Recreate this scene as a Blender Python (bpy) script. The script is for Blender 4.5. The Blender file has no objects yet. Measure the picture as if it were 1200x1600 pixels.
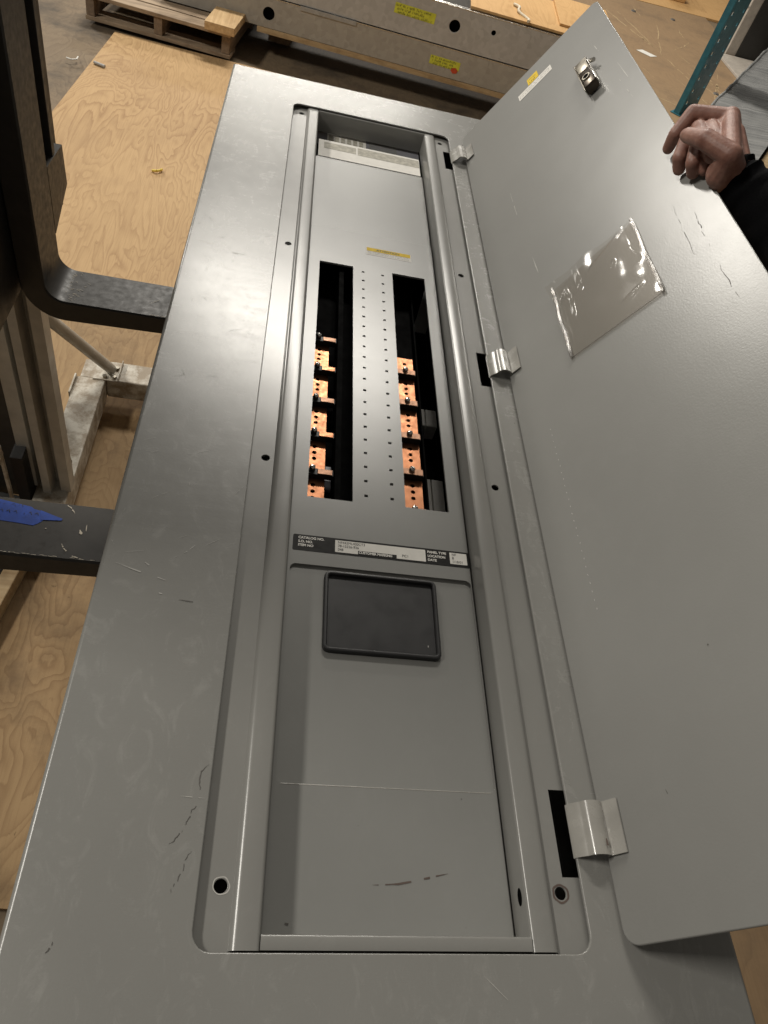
import bpy, bmesh, math, random
from mathutils import Vector, Matrix, noise as mnoise
random.seed(7)
scene = bpy.context.scene
COL = scene.collection
S = 1.215          # metres per layout unit
H0 = 0.8           # trim surface stands this many layout units above the floor

def W3(p):
    return Vector((p[0] * S, p[1] * S, (p[2] + H0) * S))

# ------------------------------------------------------------------ camera
cam_d = bpy.data.cameras.new('camera')
cam = bpy.data.objects.new('camera', cam_d); COL.objects.link(cam)
cam_d.sensor_fit = 'HORIZONTAL'; cam_d.sensor_width = 36.0
cam_d.lens = 36.0 * 1134.087 / 1200.0
cam_d.clip_start = 0.02; cam_d.clip_end = 200.0
def rodrigues(r):
    t = r.length; k = r / t
    return Matrix.Rotation(t, 3, k)
Rw = rodrigues(Vector((2.44665072, 0.06414585, 0.28149091)))     # rows: right, down, forward
right, down, fwd = Rw[0], Rw[1], Rw[2]
m = Matrix((right, -down, -fwd)).transposed().to_4x4()
m.translation = W3((0.11685033, -0.10415592, 0.54707315))
cam.matrix_world = m
scene.camera = cam

# ------------------------------------------------------------------ world and lamps
world = bpy.data.worlds.new('World'); scene.world = world; world.use_nodes = True
bg = world.node_tree.nodes['Background']
bg.inputs[0].default_value = (1.0, 0.93, 0.83, 1); bg.inputs[1].default_value = 0.095

def area_lamp(name, loc, target, sx, sy, power, color):
    l = bpy.data.lights.new(name, 'AREA'); l.shape = 'RECTANGLE'; l.size = sx; l.size_y = sy
    l.energy = power; l.color = color
    o = bpy.data.objects.new(name, l); COL.objects.link(o)
    o.location = W3(loc)
    dirv = W3(target) - W3(loc)
    o.rotation_euler = dirv.to_track_quat('-Z', 'Y').to_euler()
    return o
WARM = (1.0, 0.95, 0.865)
near = area_lamp('ceiling_lamp', (0.35, 5.3, 3.6), (0.35, 5.0, -0.8), 2.8, 0.36, 270, WARM)
near.rotation_euler = (math.radians(-14), 0, math.radians(-24))
area_lamp('ceiling_lamp', (0.4, 15.5, 4.2), (0.6, 6.0, -0.8), 5.0, 0.7, 420, WARM)
area_lamp('ceiling_lamp', (-7.0, 11.0, 4.0), (-2.0, 3.0, -0.8), 2.0, 1.0, 600, WARM)
area_lamp('ceiling_lamp', (-3.4, 0.9, 3.6), (0.2, 0.6, -0.3), 1.6, 0.5, 165, WARM)

vs = scene.view_settings
vs.view_transform = 'Standard'; vs.look = 'None'; vs.exposure = 0.22; vs.gamma = 1.0
vs.use_curve_mapping = False

# ------------------------------------------------------------------ materials
MATS = {}
def new_mat(name):
    mt = bpy.data.materials.new(name); mt.use_nodes = True
    MATS[name] = mt
    nt = mt.node_tree
    return mt, nt, nt.nodes['Principled BSDF'], nt.links
def N(nt, t, **kw):
    n = nt.nodes.new(t)
    for k, v in kw.items(): setattr(n, k, v)
    return n
def coords(nt, scale=(1, 1, 1), kind='Object', rot=(0, 0, 0)):
    tc = N(nt, 'ShaderNodeTexCoord'); mp = N(nt, 'ShaderNodeMapping')
    mp.inputs['Scale'].default_value = scale; mp.inputs['Rotation'].default_value = rot
    nt.links.new(tc.outputs[kind], mp.inputs[0]); return mp.outputs[0]
def noise_tex(nt, vec, scale, detail=4, rough=0.55, dist=0.0):
    n = N(nt, 'ShaderNodeTexNoise'); n.inputs['Scale'].default_value = scale
    n.inputs['Detail'].default_value = detail; n.inputs['Roughness'].default_value = rough
    n.inputs['Distortion'].default_value = dist
    nt.links.new(vec, n.inputs['Vector']); return n.outputs['Fac']
def ramp(nt, fac, stops):
    r = N(nt, 'ShaderNodeValToRGB'); el = r.color_ramp.elements
    while len(el) < len(stops): el.new(0.5)
    for e, (p, c) in zip(el, stops):
        e.position = p
        e.color = (c, c, c, 1) if not isinstance(c, tuple) else (c[0], c[1], c[2], 1)
    nt.links.new(fac, r.inputs[0]); return r.outputs[0]
def mix(nt, fac, a, b, mode='MIX'):
    mx = N(nt, 'ShaderNodeMix'); mx.data_type = 'RGBA'; mx.blend_type = mode
    for sock, val in ((0, fac), (6, a), (7, b)):
        if hasattr(val, 'links'): nt.links.new(val, mx.inputs[sock])
        else: mx.inputs[sock].default_value = val if sock == 0 else (val[0], val[1], val[2], 1)
    return mx.outputs[2]
def bump(nt, h, strength, dist=0.001, normal=None):
    b = N(nt, 'ShaderNodeBump'); b.inputs['Strength'].default_value = strength
    b.inputs['Distance'].default_value = dist
    nt.links.new(h, b.inputs['Height'])
    if normal is not None: nt.links.new(normal, b.inputs['Normal'])
    return b.outputs[0]

def simple(name, col, rough=0.5, metal=0.0, vary=0.12, nscale=30, bumps=0.0, spec=0.5, rvar=0.08):
    mt, nt, P, L = new_mat(name)
    v = coords(nt)
    f = noise_tex(nt, v, nscale, 5)
    c = mix(nt, ramp(nt, f, [(0.3, 0.0), (0.7, 1.0)]), [x * (1 - vary) for x in col], [min(1, x * (1 + vary)) for x in col])
    L.new(c, P.inputs['Base Color'])
    P.inputs['Metallic'].default_value = metal
    P.inputs['Specular IOR Level'].default_value = spec
    r = ramp(nt, noise_tex(nt, v, nscale * 2.3, 4), [(0.3, max(0, rough - rvar)), (0.7, min(1, rough + rvar))])
    L.new(r, P.inputs['Roughness'])
    if bumps: L.new(bump(nt, noise_tex(nt, v, nscale * 6, 3), bumps), P.inputs['Normal'])
    return mt

def paint(name, col, rough, wear=1.0, peel=0.05, spec=0.5):
    """satin enamel on sheet steel: orange peel, handling smudges, rubbed streaks, specks"""
    mt, nt, P, L = new_mat(name)
    v = coords(nt)
    big = noise_tex(nt, v, 3.5, 5, 0.6)
    smear = noise_tex(nt, coords(nt, (34, 20, 30), rot=(0, 0, 0.6)), 1.0, 8, 0.72, 1.6)
    smear2 = noise_tex(nt, coords(nt, (9, 70, 30), rot=(0, 0, -0.12)), 1.0, 8, 0.75, 1.2)
    spots = noise_tex(nt, v, 26, 8, 0.75)
    c0 = mix(nt, ramp(nt, big, [(0.3, 0.0), (0.7, 1.0)]), [x * 0.95 for x in col], [x * 1.05 for x in col])
    hi = ramp(nt, smear, [(0.53, 0.0), (0.78, 0.15 * wear)])
    c1 = mix(nt, hi, c0, (0.62, 0.61, 0.58))
    lo = ramp(nt, spots, [(0.68, 0.0), (0.86, 0.12 * wear)])
    c2 = mix(nt, lo, c1, [x * 0.6 for x in col])
    vo = N(nt, 'ShaderNodeTexVoronoi'); vo.inputs['Scale'].default_value = 38; vo.inputs['Randomness'].default_value = 1
    L.new(v, vo.inputs['Vector'])
    sp = ramp(nt, vo.outputs['Distance'], [(0.022, 0.8 * wear), (0.034, 0.0)])
    gate = ramp(nt, noise_tex(nt, v, 7, 2), [(0.56, 0.0), (0.6, 1.0)])
    spg = mix(nt, 1.0, sp, gate, 'MULTIPLY')
    c3 = mix(nt, spg, c2, (0.06, 0.05, 0.045))
    L.new(c3, P.inputs['Base Color'])
    P.inputs['Specular IOR Level'].default_value = spec
    k = 0.6 * min(1.0, wear + 0.15)
    ra = mix(nt, 0.5, ramp(nt, smear, [(0.35, rough - 0.05 * k), (0.75, rough + 0.11 * k)]), ramp(nt, smear2, [(0.35, rough - 0.05 * k), (0.75, rough + 0.11 * k)]))
    rb = mix(nt, 0.3, ra, ramp(nt, spots, [(0.35, rough - 0.03 * k), (0.7, rough + 0.10 * k)]))
    L.new(rb, P.inputs['Roughness'])
    n1 = bump(nt, noise_tex(nt, v, 420, 2), peel, 0.0006)
    n2 = bump(nt, noise_tex(nt, v, 5, 2), 0.34, 0.002, n1)
    L.new(n2, P.inputs['Normal'])
    return mt

GREY = (0.236, 0.233, 0.218)
paint('trim_paint', GREY, 0.255, 1.0, 0.08, 0.52)
paint('door_paint', (0.228, 0.226, 0.213), 0.28, 0.14, 0.13)
paint('frame_paint', GREY, 0.25, 0.3, 0.05, 0.55)
paint('dead_paint', (0.232, 0.232, 0.220), 0.28, 0.18, 0.05, 0.55)
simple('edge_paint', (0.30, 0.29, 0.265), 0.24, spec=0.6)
simple('black_inside', (0.0025, 0.0025, 0.0025), 0.8, spec=0.03)  # for hollows: the dark of the unlit inside is put into the colour
simple('black_plastic', (0.012, 0.012, 0.012), 0.5, spec=0.35, nscale=60)
simple('bezel_black', (0.022, 0.022, 0.023), 0.42, spec=0.4, nscale=14, bumps=0.05)
simple('label_black', (0.008, 0.0075, 0.007), 0.5, nscale=60, spec=0.15)
simple('label_white', (0.74, 0.72, 0.67), 0.6, nscale=60, vary=0.05, spec=0.25)
simple('ink', (0.03, 0.03, 0.03), 0.6)
simple('ink_grey', (0.22, 0.21, 0.2), 0.6)
simple('text_white', (0.75, 0.73, 0.68), 0.5)
simple('yellow', (0.74, 0.52, 0.045), 0.65, nscale=80, spec=0.15)
simple('fluoro', (0.58, 0.60, 0.05), 0.6, nscale=60)
simple('red_paint', (0.5, 0.06, 0.02), 0.5)
simple('slate_plate', (0.22, 0.22, 0.245), 0.4)
simple('copper', (0.375, 0.165, 0.086), 0.40, 1.0, vary=0.16, nscale=70, rvar=0.12)
simple('brass_dull', (0.26, 0.15, 0.10), 0.45, 1.0, nscale=80)
simple('steel', (0.62, 0.60, 0.56), 0.24, 1.0, nscale=60)
simple('zinc', (0.34, 0.315, 0.265), 0.38, 1.0, nscale=40)
simple('lock_dark', (0.09, 0.075, 0.06), 0.3, 1.0, nscale=60)
simple('box_grey', (0.2, 0.2, 0.19), 0.4)
simple('pale_board', (0.42, 0.40, 0.34), 0.7, nscale=90, vary=0.3)
simple('fork_black', (0.040, 0.036, 0.031), 0.46, 0.0, vary=0.16, nscale=40, bumps=0.0, spec=0.4, rvar=0.1)
simple('carriage_black', (0.012, 0.0115, 0.011), 0.5, nscale=20)
simple('aluminium', (0.46, 0.435, 0.385), 0.42, 0.1, vary=0.15, nscale=22, rvar=0.1)
simple('tape_blue', (0.008, 0.055, 0.34), 0.55, nscale=60, vary=0.25)
simple('chalk', (0.62, 0.56, 0.46), 0.8)
simple('mark_light', (0.46, 0.45, 0.42), 0.5)
simple('mark_dark', (0.085, 0.078, 0.07), 0.6)
simple('mark_brown', (0.10, 0.072, 0.060), 0.6)
simple('teal', (0.028, 0.145, 0.185), 0.5, vary=0.2, nscale=16)
simple('cabinet_white', (0.42, 0.38, 0.33), 0.5)
simple('cabinet_black', (0.02, 0.018, 0.015), 0.5)
simple('sleeve_black', (0.0035, 0.0035, 0.004), 0.9, nscale=200, bumps=0.4, spec=0.08)
simple('nail', (0.42, 0.22, 0.17), 0.35)
simple('yellow_scrap', (0.75, 0.55, 0.08), 0.5)
simple('cream', (0.62, 0.55, 0.42), 0.7)

def galvanised(name, col, metal, rough):
    mt, nt, P, L = new_mat(name)
    v = coords(nt)
    vo = N(nt, 'ShaderNodeTexVoronoi'); vo.inputs['Scale'].default_value = 45
    L.new(v, vo.inputs['Vector'])
    f = mix(nt, 0.5, vo.outputs['Color'], noise_tex(nt, v, 5, 5))
    bw = N(nt, 'ShaderNodeRGBToBW'); L.new(f, bw.inputs[0])
    c = mix(nt, ramp(nt, bw.outputs[0], [(0.25, 0.0), (0.75, 1.0)]), [x * 0.86 for x in col], [x * 1.1 for x in col])
    L.new(c, P.inputs['Base Color']); P.inputs['Metallic'].default_value = metal
    L.new(ramp(nt, bw.outputs[0], [(0.2, rough - 0.07), (0.8, rough + 0.1)]), P.inputs['Roughness'])
    L.new(bump(nt, noise_tex(nt, v, 6, 3), 0.25, 0.004), P.inputs['Normal'])
galvanised('galv_warm', (0.355, 0.335, 0.295), 0.0, 0.5)
galvanised('galv_cool', (0.42, 0.415, 0.40), 0.0, 0.42)
galvanised('wrap_grey', (0.33, 0.33, 0.32), 0.0, 0.25)
def film_mat():
    mt, nt, P, L = new_mat('wrap_film')
    v = coords(nt, (1.2, 26, 1), rot=(0, 0, -0.988))
    f = noise_tex(nt, v, 1.6, 5, 0.6, 0.4)
    c = mix(nt, ramp(nt, f, [(0.35, 0.0), (0.68, 1.0)]), (0.27, 0.275, 0.275), (0.46, 0.46, 0.45))
    L.new(c, P.inputs['Base Color']); P.inputs['Roughness'].default_value = 0.2
    P.inputs['Coat Weight'].default_value = 0.6; P.inputs['Coat Roughness'].default_value = 0.1
    L.new(bump(nt, f, 0.8, 0.01), P.inputs['Normal'])
film_mat()

def dirty_white(name):
    mt, nt, P, L = new_mat(name)
    v = coords(nt)
    f = noise_tex(nt, v, 22, 8, 0.7)
    c = mix(nt, ramp(nt, f, [(0.42, 0.0), (0.60, 1.0)]), (0.30, 0.24, 0.17), (0.60, 0.56, 0.48))
    L.new(c, P.inputs['Base Color']); P.inputs['Roughness'].default_value = 0.55
    L.new(bump(nt, f, 0.3, 0.002), P.inputs['Normal'])
dirty_white('dirty_white')

def plywood(name, light, dark, dirt, scale=1.0, dirt_amt=0.35, lines=24.0, aniso=(3.4, 0.85), rot=0.25, contrast=1.0):
    """rotary cut veneer: the growth rings are level lines of a smooth field"""
    mt, nt, P, L = new_mat(name)
    v = coords(nt, (aniso[0] * scale, aniso[1] * scale, 1), rot=(0, 0, rot))
    f = noise_tex(nt, v, 1.25, 3.4, 0.5, 0.6)
    jig = noise_tex(nt, coords(nt, (90 * scale, 14 * scale, 1), rot=(0, 0, rot)), 1.0, 3, 0.6)
    add = N(nt, 'ShaderNodeMath', operation='MULTIPLY_ADD'); add.inputs[1].default_value = 0.022
    L.new(jig, add.inputs[0]); L.new(f, add.inputs[2])
    mul = N(nt, 'ShaderNodeMath', operation='MULTIPLY'); mul.inputs[1].default_value = lines
    L.new(add.outputs[0], mul.inputs[0])
    fr = N(nt, 'ShaderNodeMath', operation='FRACT'); L.new(mul.outputs[0], fr.inputs[0])
    ring = ramp(nt, fr.outputs[0], [(0.0, 0.0), (0.40, 0.08), (0.74, 0.55), (0.90, 1.0), (1.0, 0.0)])
    fine = noise_tex(nt, coords(nt, (190 * scale, 7 * scale, 1), rot=(0, 0, rot)), 1.0, 4, 0.6)
    fade = ramp(nt, noise_tex(nt, coords(nt), 1.6, 3), [(0.35, 0.25 * contrast), (0.62, 0.75 * contrast)])
    amt = mix(nt, 1.0, ring, fade, 'MULTIPLY')
    tone = ramp(nt, noise_tex(nt, coords(nt), 1.1, 4, 0.6), [(0.35, 0.0), (0.65, 0.5)])
    c = mix(nt, tone, light, [(x * 0.55 + y * 0.45) for x, y in zip(light, dark)])
    c = mix(nt, amt, c, dark)
    c = mix(nt, ramp(nt, fine, [(0.45, 0.0), (0.8, 0.45)]), c, dark)
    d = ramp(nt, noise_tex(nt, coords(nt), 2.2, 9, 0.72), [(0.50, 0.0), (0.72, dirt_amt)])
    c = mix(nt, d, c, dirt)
    sp = ramp(nt, noise_tex(nt, coords(nt), 30, 4, 0.7), [(0.69, 0.0), (0.75, 0.75)])
    c = mix(nt, sp, c, [x * 0.5 for x in dark])
    L.new(c, P.inputs['Base Color']); P.inputs['Roughness'].default_value = 0.66
    P.inputs['Specular IOR Level'].default_value = 0.25
    L.new(bump(nt, ring, 0.08, 0.001), P.inputs['Normal'])
    return mt
plywood('ply_new', (0.53, 0.355, 0.180), (0.29, 0.165, 0.074), (0.30, 0.19, 0.10), 1.0, 0.3)
plywood('ply_shaded', (0.38, 0.255, 0.130), (0.225, 0.135, 0.064), (0.10, 0.066, 0.038), 1.0, 0.75, 24, (3.4, 1.6), 0.5)  # wood tones darkened to stand for the patchy shade at lower left
plywood('ply_worn', (0.32, 0.215, 0.12), (0.20, 0.13, 0.075), (0.16, 0.115, 0.075), 1.2, 0.7, 12, (3, 2), 0.0, 0.5)
plywood('ply_orange', (0.60, 0.37, 0.16), (0.44, 0.25, 0.095), (0.4, 0.25, 0.1), 1.3, 0.2, 16)
plywood('floor_dirty', (0.22, 0.165, 0.105), (0.14, 0.10, 0.065), (0.05, 0.042, 0.034), 1.5, 0.95, 12, (3, 1.5))
def lumber(name, light, dark, along=0):
    mt, nt, P, L = new_mat(name)
    sc = [70, 70, 70]; sc[along] = 2.5
    f = noise_tex(nt, coords(nt, tuple(sc)), 1.0, 5, 0.6, 0.3)
    g = noise_tex(nt, coords(nt), 9, 6, 0.7)
    c = mix(nt, ramp(nt, f, [(0.35, 0.0), (0.7, 1.0)]), light, dark)
    c = mix(nt, ramp(nt, g, [(0.5, 0.0), (0.75, 0.6)]), c, [x * 0.55 for x in dark])
    L.new(c, P.inputs['Base Color']); P.inputs['Roughness'].default_value = 0.75
    L.new(bump(nt, f, 0.3, 0.002), P.inputs['Normal'])
lumber('pallet_wood', (0.40, 0.30, 0.20), (0.22, 0.155, 0.10), 0)
lumber('pallet_end', (0.25, 0.18, 0.12), (0.15, 0.105, 0.07), 1)
lumber('fresh_lumber', (0.60, 0.42, 0.22), (0.44, 0.28, 0.13), 1)
lumber('runner_wood', (0.50, 0.37, 0.21), (0.36, 0.24, 0.12), 0)

def skin_mat():
    mt, nt, P, L = new_mat('skin')
    v = coords(nt)
    f = noise_tex(nt, v, 45, 6, 0.65)
    c = mix(nt, ramp(nt, f, [(0.35, 0.0), (0.68, 1.0)]), (0.20, 0.090, 0.066), (0.34, 0.182, 0.138))
    L.new(c, P.inputs['Base Color']); P.inputs['Roughness'].default_value = 0.5
    P.inputs['Subsurface Weight'].default_value = 0.12
    P.inputs['Subsurface Radius'].default_value = (0.006, 0.002, 0.001)
    cr = noise_tex(nt, coords(nt, (1, 1, 1)), 260, 3, 0.6)
    vo = N(nt, 'ShaderNodeTexVoronoi'); vo.inputs['Scale'].default_value = 330; L.new(coords(nt, (1, 0.45, 1)), vo.inputs['Vector'])
    nb = bump(nt, mix(nt, 0.5, f, cr), 0.55, 0.0014)
    L.new(bump(nt, vo.outputs['Distance'], 0.25, 0.0006, nb), P.inputs['Normal'])
skin_mat()

def vinyl_mat(name, tint, f0, f1, rough, bmp):
    mt, nt, P, L = new_mat(name)
    nt.nodes.remove(P)
    out = nt.nodes['Material Output']
    tr = N(nt, 'ShaderNodeBsdfTransparent'); tr.inputs[0].default_value = (tint, tint * 0.985, tint * 0.965, 1)
    gl = N(nt, 'ShaderNodeBsdfGlossy'); gl.inputs['Roughness'].default_value = rough
    fr = N(nt, 'ShaderNodeLayerWeight'); fr.inputs['Blend'].default_value = 0.12
    b = bump(nt, noise_tex(nt, coords(nt), 18, 2, 0.5, 0.5), bmp, 0.003)
    L.new(b, fr.inputs['Normal']); L.new(b, gl.inputs['Normal'])
    r = ramp(nt, fr.outputs['Fresnel'], [(0.0, f0), (1.0, f1)])
    ms = N(nt, 'ShaderNodeMixShader'); L.new(r, ms.inputs[0]); L.new(tr.outputs[0], ms.inputs[1]); L.new(gl.outputs[0], ms.inputs[2])
    L.new(ms.outputs[0], out.inputs[0])
vinyl_mat('clear_vinyl', 0.945, 0.026, 0.34, 0.10, 0.07)
vinyl_mat('vinyl_edge', 0.85, 0.16, 0.8, 0.28, 0.2)

# ------------------------------------------------------------------ object helpers
WL = {}
def link(o, parent, wl):
    COL.objects.link(o); WL[o.name] = Vector(wl)
    if parent is not None:
        o.parent = parent; o.location = Vector(wl) - WL[parent.name]
    else:
        o.location = wl
    return o
def thing(name, loc, label, cat, group=None):
    o = bpy.data.objects.new(name, None); o.empty_display_size = 0.05
    link(o, None, W3(loc)); tag(o, label, cat, group); return o
def tag(o, label=None, cat=None, group=None, kind=None):
    if label: o['label'] = label
    if cat: o['category'] = cat
    if group: o['group'] = group
    if kind: o['kind'] = kind
    return o
def ident(p): return p
def obj(name, verts, faces, mat, parent=None, smooth=None, fmap=ident, base=False, recalc=True):
    """verts in layout units -> a mesh object whose origin is the middle of its bounds"""
    ws = [W3(fmap(v)) for v in verts]
    lo = Vector([min(w[i] for w in ws) for i in range(3)]); hi = Vector([max(w[i] for w in ws) for i in range(3)])
    c = (lo + hi) / 2
    if base: c.z = lo.z
    me = bpy.data.meshes.new(name)
    me.from_pydata([w - c for w in ws], [], faces)
    me.update()
    if recalc:
        bm = bmesh.new(); bm.from_mesh(me)
        bmesh.ops.recalc_face_normals(bm, faces=bm.faces[:]); bm.to_mesh(me); bm.free()
    if smooth:
        for p in me.polygons: p.use_smooth = True
        me.set_sharp_from_angle(angle=math.radians(smooth))
    me.materials.append(MATS[mat])
    return link(bpy.data.objects.new(name, me), parent, c)
def copy_at(src, delta, parent):
    c = src.copy(); return link(c, parent, WL[src.name] + Vector(delta) * S)

class MB:
    def __init__(s): s.v = []; s.f = []
    def add(s, v, f):
        n = len(s.v); s.v += [tuple(p) for p in v]; s.f += [tuple(i + n for i in q) for q in f]; return s
    def box(s, x0, x1, y0, y1, z0, z1, b=0.0):
        if b <= 0:
            v = [(x, y, z) for z in (z0, z1) for y in (y0, y1) for x in (x0, x1)]
            return s.add(v, [(0, 1, 3, 2), (4, 6, 7, 5), (0, 4, 5, 1), (2, 3, 7, 6), (0, 2, 6, 4), (1, 5, 7, 3)])
        bm = bmesh.new(); bmesh.ops.create_cube(bm, size=1)
        for q in bm.verts: q.co = Vector(((x0 + x1) / 2 + q.co.x * (x1 - x0), (y0 + y1) / 2 + q.co.y * (y1 - y0), (z0 + z1) / 2 + q.co.z * (z1 - z0)))
        bmesh.ops.bevel(bm, geom=bm.edges[:], offset=b, segments=2, affect='EDGES', profile=0.5)
        bm.verts.ensure_lookup_table(); bm.verts.index_update()
        s.add([q.co.copy() for q in bm.verts], [[q.index for q in f.verts] for f in bm.faces]); bm.free(); return s
    def tube(s, a, b, r0, r1=None, n=16, caps=True):
        a = Vector(a); b = Vector(b); r1 = r0 if r1 is None else r1
        d = (b - a).normalized(); u = d.orthogonal().normalized(); w = d.cross(u)
        v = [p + (u * math.cos(2 * math.pi * i / n) + w * math.sin(2 * math.pi * i / n)) * r for p, r in ((a, r0), (b, r1)) for i in range(n)]
        f = [(i, (i + 1) % n, n + (i + 1) % n, n + i) for i in range(n)]
        if caps: f += [tuple(range(n))[::-1], tuple(range(n, 2 * n))]
        return s.add(v, f)
    def loft(s, loops, cap0=False, cap1=False, close=True):
        n = len(loops[0]); v = [p for l in loops for p in l]; f = []
        for k in range(len(loops) - 1):
            for i in range(n if close else n - 1):
                j = (i + 1) % n
                f.append((k * n + i, k * n + j, (k + 1) * n + j, (k + 1) * n + i))
        if cap0: f.append(tuple(range(n)))
        if cap1: f.append(tuple(range((len(loops) - 1) * n, len(loops) * n)))
        return s.add(v, f)
    def extr(s, prof, y0, y1, caps=True, ny=1):
        """open or closed profile of (x, z) pulled along y"""
        loops = [[(x, y0 + (y1 - y0) * k / ny, z) for x, z in prof] for k in range(ny + 1)]
        return s.loft(loops, caps, caps, close=caps)
    def out(s, name, mat, parent=None, smooth=None, fmap=ident, base=False):
        return obj(name, s.v, s.f, mat, parent, smooth, fmap, base)

def shape_loop(sh, off, z, nc=5):
    """rounded rectangle or circle grown by off"""
    if sh[0] == 'c':
        _, cx, cy, r = sh; n = 20
        return [(cx + (r + off) * math.cos(2 * math.pi * i / n), cy + (r + off) * math.sin(2 * math.pi * i / n), z) for i in range(n)]
    _, x0, x1, y0, y1, r = sh
    x0 -= off; x1 += off; y0 -= off; y1 += off; r = max(0.0, r + off) if r > 0 else 0.0
    if r <= 0: return [(x0, y0, z), (x1, y0, z), (x1, y1, z), (x0, y1, z)]
    out = []
    for cx, cy, a0 in ((x1 - r, y1 - r, 0), (x0 + r, y1 - r, 90), (x0 + r, y0 + r, 180), (x1 - r, y0 + r, 270)):
        for k in range(nc + 1):
            a = math.radians(a0 + 90 * k / nc)
            out.append((cx + r * math.cos(a), cy + r * math.sin(a), z))
    return out
def plate(name, outer, holes, z, t, mat, parent, b=0.0, hb=0.0, smooth=40, fmap=ident, back=False, seg=3, ht=None):
    """sheet with holes: filled top, rolled edges of radius b (outer) / hb (holes), sides down t"""
    mb = MB(); bm = bmesh.new()
    rims = []
    for sh, sgn, bb in [(outer, -1, b)] + [(h, 1, hb) for h in holes]:
        lp = shape_loop(sh, sgn * bb, z)
        vs_ = [bm.verts.new(p) for p in lp]
        for i in range(len(vs_)): bm.edges.new((vs_[i], vs_[(i + 1) % len(vs_)]))
        loops = [lp]
        if bb > 0:
            for k in range(1, seg + 1):
                a = math.pi / 2 * k / seg
                loops.append(shape_loop(sh, sgn * bb * (1 - math.sin(a)), z - bb * (1 - math.cos(a))))
        loops.append(shape_loop(sh, 0, z - (t if sgn < 0 or ht is None else ht)))
        rims.append(loops)
    bmesh.ops.triangle_fill(bm, edges=bm.edges[:], use_beauty=True, use_dissolve=False, normal=(0, 0, 1))
    bm.verts.index_update()
    top = ([v.co.copy() for v in bm.verts], [[v.index for v in f.verts] for f in bm.faces])
    bm.free()
    mb.add(*top)
    if back: mb.add([(p[0], p[1], z - t) for p in top[0]], [list(reversed(f)) for f in top[1]]) if b == 0 and hb == 0 else mb.add([tuple(p) for p in rims[0][-1]], [tuple(range(len(rims[0][-1])))])
    for loops in rims: mb.loft(loops)
    # weld, so that recalculated normals agree across the sheet
    bm = bmesh.new(); vv = [bm.verts.new(p) for p in mb.v]
    for f in mb.f:
        try: bm.faces.new([vv[i] for i in f])
        except ValueError: pass
    bmesh.ops.remove_doubles(bm, verts=bm.verts[:], dist=1e-6)
    bmesh.ops.recalc_face_normals(bm, faces=bm.faces[:])
    # keep the filled side looking up
    up = [f for f in bm.faces if abs(f.normal.z) > 0.99 and abs(f.calc_center_median().z - z) < 1e-6]
    if up and sum(f.normal.z * f.calc_area() for f in up) < 0: bmesh.ops.reverse_faces(bm, faces=bm.faces[:])
    bm.verts.index_update()
    flat = [abs(fc.normal.z) > 0.999 for fc in bm.faces]
    v = [q.co.copy() for q in bm.verts]; f = [[q.index for q in fc.verts] for fc in bm.faces]; bm.free()
    o = obj(name, v, f, mat, parent, smooth, fmap, recalc=False)
    for p, fl_ in zip(o.data.polygons, flat):
        if fl_: p.use_smooth = False
    return o
def text(name, s, x, y, z, size, mat, parent, fmap=ident, stretch=1.0, rot=0.0, bold=0.0):
    """flat lettering lying on a surface, baseline start at x, y"""
    cu = bpy.data.curves.new(name, 'FONT'); cu.body = s; cu.size = 1.0; cu.offset = bold
    to = bpy.data.objects.new(name, cu); COL.objects.link(to)
    dg = bpy.context.evaluated_depsgraph_get()
    me = bpy.data.meshes.new_from_object(to.evaluated_get(dg))
    v = []
    for q in me.vertices:
        a, b_ = q.co.x * size * stretch, q.co.y * size
        v.append((x + a * math.cos(rot) - b_ * math.sin(rot), y + a * math.sin(rot) + b_ * math.cos(rot), z))
    f = [list(p.vertices) for p in me.polygons]
    bpy.data.objects.remove(to); bpy.data.curves.remove(cu); bpy.data.meshes.remove(me)
    return obj(name, v, f, mat, parent, None, fmap)
def ribbon(mb, pts, w, z, jit=0.0, taper=True):
    """a worn line on a surface"""
    n = len(pts); L_, R_ = [], []
    for i, p in enumerate(pts):
        a = Vector(pts[max(0, i - 1)]); b_ = Vector(pts[min(n - 1, i + 1)])
        d = (b_ - a); d = d.normalized() if d.length else Vector((1, 0))
        nn = Vector((-d.y, d.x)); k = w * (math.sin(math.pi * (i + 0.35) / (n + 0.0)) if taper else 1) * (0.6 + 0.8 * random.random())
        q = Vector(p) + nn * (random.random() - 0.5) * jit
        L_.append((q.x + nn.x * k / 2, q.y + nn.y * k / 2, z)); R_.append((q.x - nn.x * k / 2, q.y - nn.y * k / 2, z))
    mb.add(L_ + R_, [(i, i + 1, n + i + 1, n + i) for i in range(n - 1) if n < 5 or random.random() > 0.28])
def print_line(x0, x1, y, h, z, mat, parent, fmap=ident, slant=0.0, gap=0.3):
    """a line of print or handwriting too small to read: a run of short uneven strokes"""
    mb = MB(); x = x0
    while x < x1 - h * 0.5:
        w = h * random.uniform(0.12, 0.26); hh = h * random.uniform(0.55, 1.0); dx = slant * hh + random.uniform(-0.15, 0.15) * h
        mb.add([(x, y, z), (x + w, y, z), (x + w + dx, y + hh, z), (x + dx, y + hh, z)], [(0, 1, 2, 3)])
        if random.random() < 0.6:
            yy = y + hh * random.choice((0.0, 0.45, 0.82)); mb.add([(x + w, yy, z), (x + h * 0.5, yy, z), (x + h * 0.5, yy + h * 0.16, z), (x + w, yy + h * 0.16, z)], [(0, 1, 2, 3)])
        x += h * random.uniform(0.55, 0.75) + (h * 0.6 if random.random() < gap * 0.5 else 0)
    return tag(mb.out('small_print', mat, parent, fmap=fmap), kind='stuff')
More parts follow.
